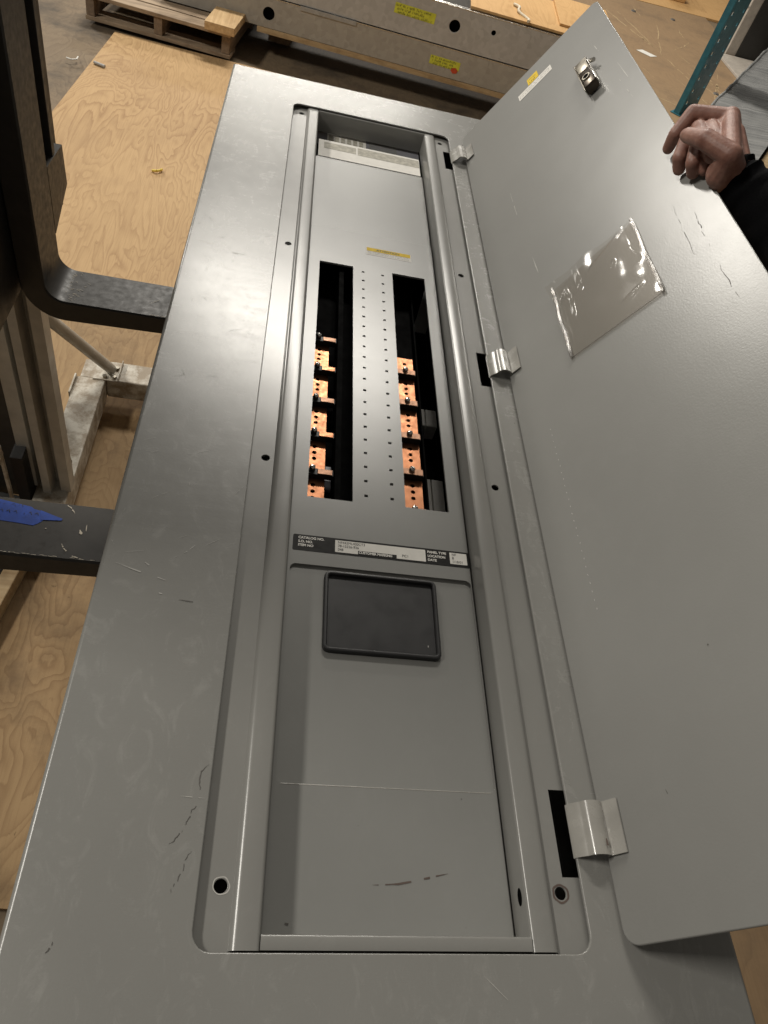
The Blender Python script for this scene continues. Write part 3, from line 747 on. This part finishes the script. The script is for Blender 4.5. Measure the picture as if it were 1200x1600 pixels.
MB().tube((-0.352, 0.846, -0.575), (-0.352, 0.862, -0.575), 0.009, n=12).out('pivot_pin', 'dirty_white', lift, smooth=40)
mb = MB(); mb.box(-0.3335, -0.312, 0.86, 0.90, -0.79, -0.585); mb.out('mast_block', 'carriage_black', lift)
mb = MB(); mb.box(-0.46, -0.336, 0.93, 1.15, -0.79, -0.30, 0.004); mb.out('winch_cover', 'fork_black', lift)
# blue tape on the near fork, with pen marks, and chips of paint
tp = MB().add([(x, y, ZF + 0.0004) for x, y in ((-0.19, 0.4400), (-0.150, 0.4340), (-0.1215, 0.4290), (-0.1180, 0.4262), (-0.1120, 0.4252), (-0.1062, 0.4205), (-0.1085, 0.4160), (-0.1048, 0.4118), (-0.1090, 0.4070), (-0.1135, 0.4034), (-0.1300, 0.4050), (-0.1490, 0.4060), (-0.19, 0.4080))], [tuple(range(13))]).out('masking_tape', 'tape_blue', lift)
MB().add([(x, y, ZF + 0.0008) for x, y in ((-0.1110, 0.4255), (-0.0850, 0.4165), (-0.0860, 0.4140), (-0.1075, 0.4120))], [(0, 1, 2, 3)]).out('tape_tail', 'tape_blue', tp)
md = MB(); ZC = ZF + 0.0009
for k in range(9):
    x = -0.176 + 0.0075 * k; squig(md, [(x, 0.4190), (x + 0.003, 0.4215), (x + 0.005, 0.4175)], 0.0008, 0.0006, 3)
for k in range(5):
    x = -0.168 + 0.008 * k; squig(md, [(x, 0.4285), (x + 0.004, 0.4310), (x + 0.006, 0.4275)], 0.0007, 0.0006, 3)
tag(md.out('pen_marks', 'ink', tp), kind='stuff')
mb = MB(); ZC = ZF + 0.0006
squig(mb, [(-0.0790, 0.3840), (-0.0740, 0.3760), (-0.0640, 0.3680), (-0.0520, 0.3650)], 0.0016, 0.0006, 8)
squig(mb, [(-0.0880, 0.4390), (-0.0790, 0.4330), (-0.0740, 0.4260)], 0.0012, 0.0006, 6)
squig(mb, [(-0.0640, 0.4040), (-0.0610, 0.3980)], 0.003, 0.0006, 4); squig(mb, [(-0.058, 0.412), (-0.057, 0.403)], 0.0009, 0.0004, 4)
squig(mb, [(-0.100, 0.4015), (-0.099, 0.4005)], 0.0016, 0, 3)
for k in range(40):
    t = random.random(); x = -0.19 + 0.15 * t; y = 0.3645 + random.random() * 0.0012
    squig(mb, [(x, y), (x + random.uniform(0.001, 0.006), y)], 0.0006, 0.0003, 3)
tag(mb.out('paint_flecks', 'chalk', f1), kind='stuff')
mb = MB()
for k in range(46):
    x = random.gauss(-0.178, 0.012); y = random.uniform(0.812, 0.882)
    squig(mb, [(x, y), (x + random.uniform(0.001, 0.006), y + random.uniform(-0.003, 0.003))], random.uniform(0.0004, 0.0011), 0.0005, 3)
for k in range(14):
    x = random.uniform(-0.06, -0.035); squig(mb, [(x, 0.8065), (x + 0.003, 0.8075)], 0.0009, 0.0004, 3)
squig(mb, [(-0.062, 0.832), (-0.048, 0.846)], 0.0006, 0.0004, 4)
tag(mb.out('paint_flecks', 'chalk', f2), kind='stuff')

# ------------------------------------------------------------------ pallet and lumber
pal = thing('pallet', (-0.5, 3.9, FL), 'weathered wooden pallet at the top left behind the plywood', 'pallet')
PD = Vector((0.995, -0.135)).normalized(); PN = Vector((-PD.y, PD.x)); PO = Vector((-0.185, 3.462))
def pmap(p): q = PO + PD * p[0] + PN * p[1]; return (q.x, q.y, p[2] + FL + 0.015)
for x0 in (-0.625, -0.335, -0.042):
    MB().box(x0, x0 + 0.036, 0.004, 0.90, 0.0170, 0.0860, 0.002).out('stringer', 'pallet_end', pal, fmap=pmap)
for k in range(11):
    y0 = k * 0.083; MB().box(-0.632 + random.uniform(-.008, .008), random.uniform(-.006, .004), y0 + random.uniform(-.003, .003), y0 + 0.071 + random.uniform(0, .006), 0.0862, 0.1020 + random.uniform(-.001, .001), 0.0018).out('deck_board', 'pallet_wood', pal, fmap=pmap)
for y0 in (0.0, 0.42, 0.80):
    MB().box(-0.628, -0.002, y0, y0 + 0.10, 0.001, 0.0168, 0.0018).out('bottom_board', 'pallet_wood', pal, fmap=pmap)
o = MB().box(-0.110, 0.018, -0.030, 0.18, 0.1035, 0.1360, 0.002).out('lumber_offcut', 'fresh_lumber', fmap=pmap, base=True)
tag(o, 'short pale lumber offcut lying on the near corner of the pallet', 'lumber')
o = MB().box(-0.055, -0.030, 0.19, 0.75, 0.1035, 0.1380, 0.002).out('lumber_offcut', 'fresh_lumber', fmap=pmap, base=True)
tag(o, 'narrow upright pale board behind the short offcut on the pallet', 'lumber')

# ------------------------------------------------------------------ stacked metal cabinets behind the panel
CO = Vector((-0.109, 3.626)); CD = Vector((0.995, -0.101)).normalized(); CN = Vector((-CD.y, CD.x))
def cmap(p): q = CO + CD * p[0] + CN * p[1]; return (q.x, q.y, p[2] + FL)
def fmap_front(y):      # plate coordinates (x, z) standing upright on the front face
    return lambda p: cmap((p[0], y - p[2], p[1]))
def cabinet(name, x0, x1, z0, z1, y, holes, mat, label, depth):
    t = thing(name, cmap((0.5, 0.2, z0)), label, 'metal box')
    t.location = W3(cmap((0.5, 0.2, z0)))
    plate('front_side', ('rr', x0, x1, z0, z1, 0), holes, 0.0, 0.003, mat, t, b=0.0012, fmap=fmap_front(y))
    MB().box(x0, x0 + 0.003, y + 0.0035, y + depth, z0, z1).out('end_side', mat, t, fmap=cmap)
    MB().box(x1 - 0.003, x1, y + 0.0035, y + depth, z0, z1).out('end_side', mat, t, fmap=cmap)
    MB().box(x0 + 0.0035, x1 - 0.0035, y + depth - 0.003, y + depth, z0, z1).out('rear_side', mat, t, fmap=cmap)
    MB().box(x0 + 0.0035, x1 - 0.0035, y + 0.0035, y + depth - 0.0035, z0, z0 + 0.003).out('bottom', mat, t, fmap=cmap)
    MB().box(x0, x1, y - 0.001, y + 0.03, z1, z1 + 0.0035, 0.001).out('lip', 'steel', t, fmap=cmap)
    MB().box(x0 + 0.05, x1 - 0.05, y + 0.02, y + 0.024, z0 + 0.01, z1 - 0.004).out('hole_backing', 'black_inside', t, fmap=cmap)  # black sheet close behind the front, seen through its holes
    return t
c1 = cabinet('metal_box', -0.40, 1.75, 0.122, 0.236, 0.0, [('c', 0.066, 0.178, 0.026)], 'galv_warm', 'long beige sheet-metal box lying lowest behind the panel, with one round hole', 0.5)
c2 = cabinet('metal_box', 0.02, 1.62, 0.2425, 0.395, 0.004, [('c', 0.872, 0.326, 0.0245), ('c', 1.045, 0.342, 0.0105)], 'galv_cool', 'long silver sheet-metal box stacked on the beige one, with two round holes', 0.46)
for hx, hz, hr in ((0.872, 0.326, 0.033),):
    mb = MB(); n = 28
    mb.loft([[(hx + r * math.cos(2 * math.pi * i / n), hz + r * math.sin(2 * math.pi * i / n), z) for i in range(n)] for r, z in ((0.0252, 0.0003), (0.0258, 0.0009), (0.0325, 0.0009), (0.033, 0.0003))])
    mb.out('knockout_ring', 'galv_cool', c2, 40, fmap_front(0.004))
def note(x0, x1, z0, z1, y, lines, parent, tilt):
    c, s_ = math.cos(tilt), math.sin(tilt); cx, cz = (x0 + x1) / 2, (z0 + z1) / 2
    def tm(p):
        dx, dz = p[0] - cx, p[1] - cz
        return fmap_front(y)((cx + dx * c - dz * s_, cz + dx * s_ + dz * c, p[2]))
    o = plate('paper_note', ('rr', x0, x1, z0, z1, 0), [], 0.0008, 0.0004, 'fluoro', parent, fmap=tm)
    for k, s__ in enumerate(lines):
        print_line(x0 + 0.006 + 0.006 * k, x1 - s__, z1 - (k + 0.92) * (z1 - z0) / len(lines), (z1 - z0) / len(lines) * 0.78, 0.0014, 'ink', o, tm, 0.2)
    return o
note(0.600, 0.782, 0.312, 0.352, 0.004, (0.02, 0.045, 0.008), c2, -0.02)
n2 = note(0.800, 0.940, 0.160, 0.196, 0.0, (0.012, 0.03, 0.02), c1, -0.02)
MB().add([(0.920 + 0.017 * math.cos(i), 0.158 + 0.013 * math.sin(i), 0.0016) for i in (0.2, 1.3, 2.4, 3.3, 4.4, 5.5)], [tuple(range(6))]).out('red_mark', 'red_paint', n2, fmap=fmap_front(0.0))
# loose flange strip and wooden runner
o = MB().box(0.20, 0.45, -0.0045, -0.0012, 0.2250, 0.2420, 0.0005).out('seam_strip', 'wrap_grey', c1, fmap=cmap)
o = MB().box(0.02, 1.60, -0.004, 0.05, 0.0985, 0.1205, 0.001).out('wooden_runner', 'runner_wood', fmap=cmap, base=True)
tag(o, 'long pale wooden runner under the beige metal box', 'lumber')
for i, x0 in enumerate((0.05, 1.45)):
    o = MB().box(x0, x0 + 0.1, 0.16, 0.40, 0.0165, 0.0975, 0.002).out('timber_block', 'pallet_end', fmap=cmap, base=True)
    tag(o, ('dark timber block under the left end of the wooden runner', 'dark timber block under the right end of the wooden runner, behind the door')[i], 'lumber')
o = MB().box(0.92, 1.40, 0.02, 0.46, 0.402, 0.412, 0.001).out('plywood_board', 'ply_orange', fmap=cmap, base=True); tag(o, 'orange plywood board lying on top of the silver metal box', 'plywood')
o = MB().box(1.33, 1.60, 0.10, 0.52, 0.4125, 0.4225, 0.001).out('plywood_board', 'ply_orange', fmap=cmap, base=True); tag(o, 'second plywood board overlapping the orange one near the door corner', 'plywood')
mb = MB()
pts = [cmap((1.12 + 0.05 * t + 0.012 * math.sin(8 * t), 0.20 - 0.15 * t, 0.418 + 0.004 * math.sin(5 * t))) for t in [k / 12 * 1.3 for k in range(13)]]
for a, b_ in zip(pts[:-1], pts[1:]): mb.tube(a, b_, 0.006, n=8)
o = mb.out('rope', 'cream', None, 60, base=True); tag(o, 'short twisted pale cord lying on the orange plywood board', 'rope')

# ------------------------------------------------------------------ things at the far right
rk = thing('rack_upright', (2.29, 4.2, FL), 'teal blue steel rack upright with rows of slots, beyond the hand', 'rack')
RD = Vector((0.665, 0.747)).normalized(); RN = Vector((-RD.y, RD.x)); RO = Vector((2.205, 4.108))
def rmap(p): q = RO + RD * p[0] + RN * p[1]; return (q.x, q.y, p[2] + FL + 0.016)
def rfront(p): return rmap((p[0], -p[2], p[1]))
rh = []
for k in range(26):
    for hx in (0.045, 0.215): rh.append(('rr', hx - 0.010, hx + 0.010, 0.05 + 0.062 * k, 0.068 + 0.062 * k, 0.004))
plate('post_face', ('rr', 0.0, 0.26, 0.003, 1.75, 0), rh, 0.0, 0.003, 'teal', rk, b=0.001, fmap=rfront)
MB().box(0.0, 0.003, 0.0035, 0.035, 0.003, 1.75).out('post_side', 'teal', rk, fmap=rmap)
MB().box(0.257, 0.26, 0.0035, 0.035, 0.003, 1.75).out('post_side', 'teal', rk, fmap=rmap)
MB().box(-0.01, 0.27, -0.01, 0.05, 0.0, 0.0025).out('foot_plate', 'teal', rk, fmap=rmap)

wc = thing('white_cabinet', (3.5, 6.0, FL), 'off-white cabinet with a black front right of the blue upright', 'cabinet')
MB().box(2.985, 4.6, 5.466, 5.72, FL + 0.02, FL + 1.5, 0.004).out('body', 'cabinet_white', wc)
bd = MB().box(3.055, 4.6, 5.455, 5.4655, FL + 0.022, FL + 1.45, 0.002).out('black_door', 'cabinet_black', wc)
MB().box(3.25, 3.31, 5.450, 5.4545, FL + 0.20, FL + 0.26).out('small_plate', 'box_grey', bd)
MB().box(2.981, 2.9845, 5.47, 5.71, FL + 0.30, FL + 0.308).out('seam', 'box_grey', wc)
o = MB().box(2.91, 3.9, 4.55, 5.44, FL + 0.0145, FL + 0.030, 0.002).out('foam_board', 'cabinet_white', base=True); tag(o, 'pale flat board on the floor in front of the black cabinet front', 'board')

# wrapped crate
GD = Vector((0.5503, 0.835)).normalized(); GN = Vector((GD.y, -GD.x)); GO = Vector((2.1716, 3.7674)) - 0.95 * GD
wp = thing('wrapped_crate', (2.5, 3.6, FL), 'grey steel crate under clear stretch wrap behind the hand', 'crate')
def gmap(p): q = GO + GD * p[0] + GN * p[1]; return (q.x, q.y, p[2])
GX0 = 0.0; GW = 0.352; GL = 2.9
nx, ny = 80, 16; v = []; f = []
for j in range(ny + 1):
    for i in range(nx + 1):
        x = GX0 + GL * i / nx; y = GW * j / ny
        v.append((x, y, -0.598 + 0.007 * mnoise.noise((x * 2.0, y * 16, 0)) + 0.003 * mnoise.noise((x * 8, y * 40, 3))))
for j in range(ny):
    for i in range(nx):
        a = j * (nx + 1) + i; f.append((a, a + 1, a + nx + 2, a + nx + 1))
obj('wrap_film', v, f, 'wrap_film', wp, 60, gmap)
MB().box(GX0 + 0.01, GX0 + GL - 0.01, 0.01, GW - 0.01, FL + 0.02, -0.612, 0.004).out('crate_body', 'galv_cool', wp, fmap=gmap)
mb = MB(); pv = None
for k in range(60):
    x = GX0 + GL * k / 59; p = (x, 0.004 + 0.008 * mnoise.noise((x * 5, 2, 0)), -0.596 + 0.008 * mnoise.noise((x * 7, 5, 0)))
    if pv: mb.tube(gmap(pv), gmap(p), 0.007, n=8)
    pv = p
mb.out('wrap_fold', 'wrap_film', wp, 60)
o = MB().box(GX0, GX0 + GL, GW + 0.01, GW + 0.075, FL + 0.0145, -0.63, 0.003).out('timber_rail', 'runner_wood', fmap=gmap, base=True); tag(o, 'brown timber rail along the near side of the wrapped crate, above the sleeve', 'lumber')
o = MB().box(GX0, GX0 + GL, GW + 0.085, GW + 0.8, FL + 0.0145, -0.645, 0.003).out('carton', 'cream', fmap=gmap, base=True); tag(o, 'cream carton between the timber rail and the black sleeve', 'box')

# floor litter
def scrap(name, mat, label, pts, r, cat='scrap'):
    mb = MB()
    for a, b_ in zip(pts[:-1], pts[1:]): mb.tube((a[0], a[1], FL + 0.0145 + r + a[2]), (b_[0], b_[1], FL + 0.0145 + r + b_[2]), r, n=8)
    o = mb.out(name, mat, None, 60, base=True); tag(o, label, cat); return o
scrap('plastic_scrap', 'yellow_scrap', 'small yellow plastic scrap on the plywood left of the panel', [(-0.334, 2.386, 0), (-0.318, 2.382, 0.004), (-0.307, 2.391, 0.004), (-0.305, 2.405, 0)], 0.0042)
scrap('paper_curl', 'label_white', 'thin white curl on the dark floor left of the plywood', [(-0.785, 3.12, 0), (-0.765, 3.113, 0), (-0.748, 3.125, 0), (-0.748, 3.15, 0)], 0.003)
scrap('bolt_scrap', 'galv_cool', 'small dark metal stub on the plywood below the pallet', [(-0.682, 3.127, 0), (-0.638, 3.110, 0)], 0.006)
o = MB().box(-0.03, 0.03, -0.055, 0.055, 0, 0.0012).out('paper_label', 'label_white', fmap=lambda p: (2.275 + p[0] * 0.9 + p[1] * 0.75, 5.06 - p[1] * 0.6 + p[0] * 0.6, p[2] + FL + 0.015), base=True); tag(o, 'small white paper label on the scuffed plywood right of the door', 'paper')
for i, (x, y) in enumerate(((2.42, 5.95), (2.75, 6.0), (2.62, 4.62))):
    o = MB().tube((x, y, FL + 0.0143), (x, y, FL + 0.020), 0.02, 0.015, 9).out('debris_chip', 'mark_dark', base=True)
    tag(o, ('dark chip on the scuffed plywood, nearest the bright sheet', 'dark chip beside the blue upright near the bright plywood sheet', 'dark chip right of the blue upright near the wrapped crate')[i], 'debris', 'dark chips on the plywood')
o = MB().box(2.86, 3.02, 6.55, 7.4, FL + 0.015, FL + 0.10, 0.004).out('timber_offcut', 'ply_orange', base=True); tag(o, 'orange timber offcut on the bright plywood left of the blue upright', 'lumber')
# timber strip and tools by the near fork
def jmap(p):
    a = Vector((-0.3180, 0.600)); d = Vector((0.022, 0.15)).normalized(); n = Vector((-d.y, d.x)); q = a + d * p[0] + n * p[1]; return (q.x, q.y, p[2])
o = MB().box(-0.3, 0.36, 0.0, 0.030, FL + 0.0145, FL + 0.050, 0.002).out('timber_strip', 'runner_wood', fmap=jmap, base=True); tag(o, 'pale timber strip lying on the floor under the near fork', 'lumber')
o = MB().box(-0.1, 0.30, 0.034, 0.2, FL + 0.0145, FL + 0.040, 0.004).out('dark_pad', 'carriage_black', fmap=jmap, base=True); tag(o, 'black pad left of the timber strip below the near fork', 'pad')
o = MB().tube(jmap((0.13, 0.050, FL + 0.056)), jmap((0.16, 0.075, FL + 0.056)), 0.014, 0.012, 14).out('red_cap', 'red_paint', None, 40, base=True); tag(o, 'small red cap on the black pad below the near fork', 'cap')

# pale drag marks over the scuffed plywood
plw = [o for o in COL.objects if o.name.startswith('plywood_sheet') and 'pale drag marks' in o.get('label', '')][0]
mb = MB(); ZC = FL + 0.0146
for k in range(46):
    x = random.uniform(1.75, 2.75); y = random.uniform(3.4, 6.0); a = random.gauss(1.75, 0.22) if k % 5 else random.uniform(0, 3.1); l = random.uniform(0.2, 0.9)
    q = (x + l * math.cos(a), y + l * math.sin(a))
    if not (1.75 < q[0] < 2.85 and 3 < q[1] < 6.1): continue
    squig(mb, [(x, y), ((x + q[0]) / 2 + random.uniform(-.03, .03), (y + q[1]) / 2), q], random.uniform(0.006, 0.014), 0.012, 8)
tag(mb.out('drag_marks', 'runner_wood', plw), kind='stuff')

# ------------------------------------------------------------------ the hand that holds the door open
def capsule(mb, a, b_, ra, rb, n=14):
    a = Vector(a); b_ = Vector(b_)
    mb.tube(a, b_, ra, rb, n)
    for p, r in ((a, ra), (b_, rb)):
        bm = bmesh.new(); bmesh.ops.create_uvsphere(bm, u_segments=n, v_segments=10, radius=r)
        bm.verts.index_update()
        mb.add([q.co + p for q in bm.verts], [[q.index for q in f.verts] for f in bm.faces]); bm.free()
HM = MB()
def chain(pts, rad):
    for i in range(len(pts) - 1): capsule(HM, pts[i], pts[i + 1], rad[i], rad[i + 1])
idx = [(0.5886, 0.7305, 0.294), (0.5548, 0.7491, 0.2836), (0.5428, 0.7402, 0.2607), (0.5441, 0.7425, 0.2441)]
mid = [(0.5821, 0.7184, 0.2869), (0.5463, 0.7158, 0.2688), (0.5391, 0.6974, 0.2533), (0.5443, 0.6959, 0.2424)]
rng = [(0.5776, 0.6989, 0.283), (0.5482, 0.6916, 0.2721), (0.5431, 0.6723, 0.2603), (0.5491, 0.6728, 0.2506)]
pnk = [(0.575, 0.68, 0.2785), (0.5569, 0.6776, 0.2712), (0.5547, 0.6685, 0.2634), (0.5553, 0.6647, 0.2583)]
thb = [(0.562, 0.6411, 0.268), (0.5559, 0.6336, 0.2895), (0.5357, 0.658, 0.2904), (0.5319, 0.6895, 0.2799)]
wr = (0.5791, 0.647, 0.2616)
chain(idx, (0.0092, 0.0088, 0.0078, 0.0066))
chain(mid, (0.0090, 0.0088, 0.0080, 0.0070))
chain(rng, (0.0088, 0.0086, 0.0079, 0.0070))
chain(pnk, (0.0082, 0.0074, 0.0066, 0.0058))
chain(thb, (0.0160, 0.0120, 0.0108, 0.0082))
capsule(HM, thb[3], Vector(thb[3]) + Vector((-0.0002, 0.0045, -0.0018)), 0.0082, 0.0070)
for q, r0, r1 in ((idx[0], 0.016, 0.0105), (mid[0], 0.016, 0.0115), (rng[0], 0.017, 0.0110), (pnk[0], 0.017, 0.0105), (thb[1], 0.018, 0.0120), (thb[0], 0.018, 0.0160)):
    capsule(HM, wr, q, r0, r1)
capsule(HM, (0.5790, 0.650, 0.2730), (0.5880, 0.705, 0.2860), 0.0160, 0.0120)
capsule(HM, thb[1], idx[0], 0.0105, 0.0092)
capsule(HM, (0.5600, 0.655, 0.2790), (0.5700, 0.722, 0.2800), 0.0120, 0.0110)
capsule(HM, (0.5520, 0.660, 0.2770), (0.5600, 0.730, 0.2760), 0.0090, 0.0090)
capsule(HM, idx[0], mid[0], 0.0095, 0.0095); capsule(HM, mid[0], rng[0], 0.0095, 0.0095)
capsule(HM, wr, (0.6097, 0.6257, 0.2547), 0.0185, 0.018)
def remeshed(name, mb, voxel, mat, parent, smooth_it):
    o = obj(name, mb.v, mb.f, mat, parent)
    mo = o.modifiers.new('r', 'REMESH'); mo.mode = 'VOXEL'; mo.voxel_size = voxel * S; mo.use_smooth_shade = True
    sm = o.modifiers.new('s', 'SMOOTH'); sm.factor = 0.5; sm.iterations = smooth_it
    dg = bpy.context.evaluated_depsgraph_get(); dg.update()
    me = bpy.data.meshes.new_from_object(o.evaluated_get(dg))
    o.modifiers.clear(); old = o.data; o.data = me; me.name = name; bpy.data.meshes.remove(old)
    for p in me.polygons: p.use_smooth = True
    return o
per = thing('person', (0.60, 0.55, 0.20), 'hand of a person in a black sleeve gripping the edge of the open door', 'person')
hand = remeshed('hand', HM, 0.0008, 'skin', per, 16)
# finger nails
for (a, b_), side in (((idx[2], idx[3]), 1), ((mid[2], mid[3]), 1), ((rng[2], rng[3]), 1), ((thb[2], thb[3]), 1)):
    a = Vector(a); b_ = Vector(b_); d = (b_ - a).normalized()
    view = (Vector((0.11685, -0.10416, 0.54707)) - b_); up = DN + Vector((0, -0.25, 0.25)); up = (up - d * up.dot(d)).normalized(); w = d.cross(up)
    mb = MB(); n = 6; vv = []
    for j in range(5):
        for i in range(n + 1):
            t = (i / n - 0.5) * 1.5; ll = -0.006 + 0.009 * j / 4; rr = 0.0060 - 0.0006 * (j == 4)
            vv.append(b_ + d * ll + (up * math.cos(t) + w * math.sin(t)) * rr * (0.98 if abs(t) > 0.6 else 1.02))
    mb.add(vv, [(j * (n + 1) + i, j * (n + 1) + i + 1, (j + 1) * (n + 1) + i + 1, (j + 1) * (n + 1) + i) for j in range(4) for i in range(n)])
    mb.out('finger_nail', 'nail', hand, 60)
# sleeve: a cuff open around the wrist, widening to the forearm
ax = [Vector((0.5786, 0.6527, 0.2647)), Vector((0.592, 0.6411, 0.26)), Vector((0.6097, 0.6257, 0.2547)), Vector((0.6261, 0.5867, 0.251)), Vector((0.6457, 0.5071, 0.251)), Vector((0.6637, 0.3847, 0.2521))]
rs = [0.0250, 0.0275, 0.0330, 0.0400, 0.047, 0.05]
loops = []; n = 36
def ring_at(c, d, r, seed):
    u = d.orthogonal().normalized(); w = d.cross(u); out = []
    for i in range(n):
        t = 2 * math.pi * i / n; k = 1 + 0.10 * mnoise.noise((math.cos(t) * 1.6, math.sin(t) * 1.6, seed * 2.3))
        out.append(c + (u * math.cos(t) + w * math.sin(t)) * r * k)
    return out
dax = (ax[3] - ax[0]).normalized()
loops.append(ring_at(ax[0] + dax * 0.02, dax, rs[0] * 0.80, 0)); loops.append(ring_at(ax[0] + dax * 0.001, dax, rs[0] * 0.92, 0))
for i in range(len(ax) - 1):
    for k in range(5):
        t = k / 5; c = ax[i].lerp(ax[i + 1], t); r = rs[i] + (rs[i + 1] - rs[i]) * t
        r *= 1 + 0.05 * math.sin((i * 5 + k) * 1.9); loops.append(ring_at(c, dax, r, (i * 5 + k) * 0.3))
loops.append(ring_at(ax[-1], dax, rs[-1], 3))
MB().loft(loops, False, True).out('sleeve', 'sleeve_black', per, 60)
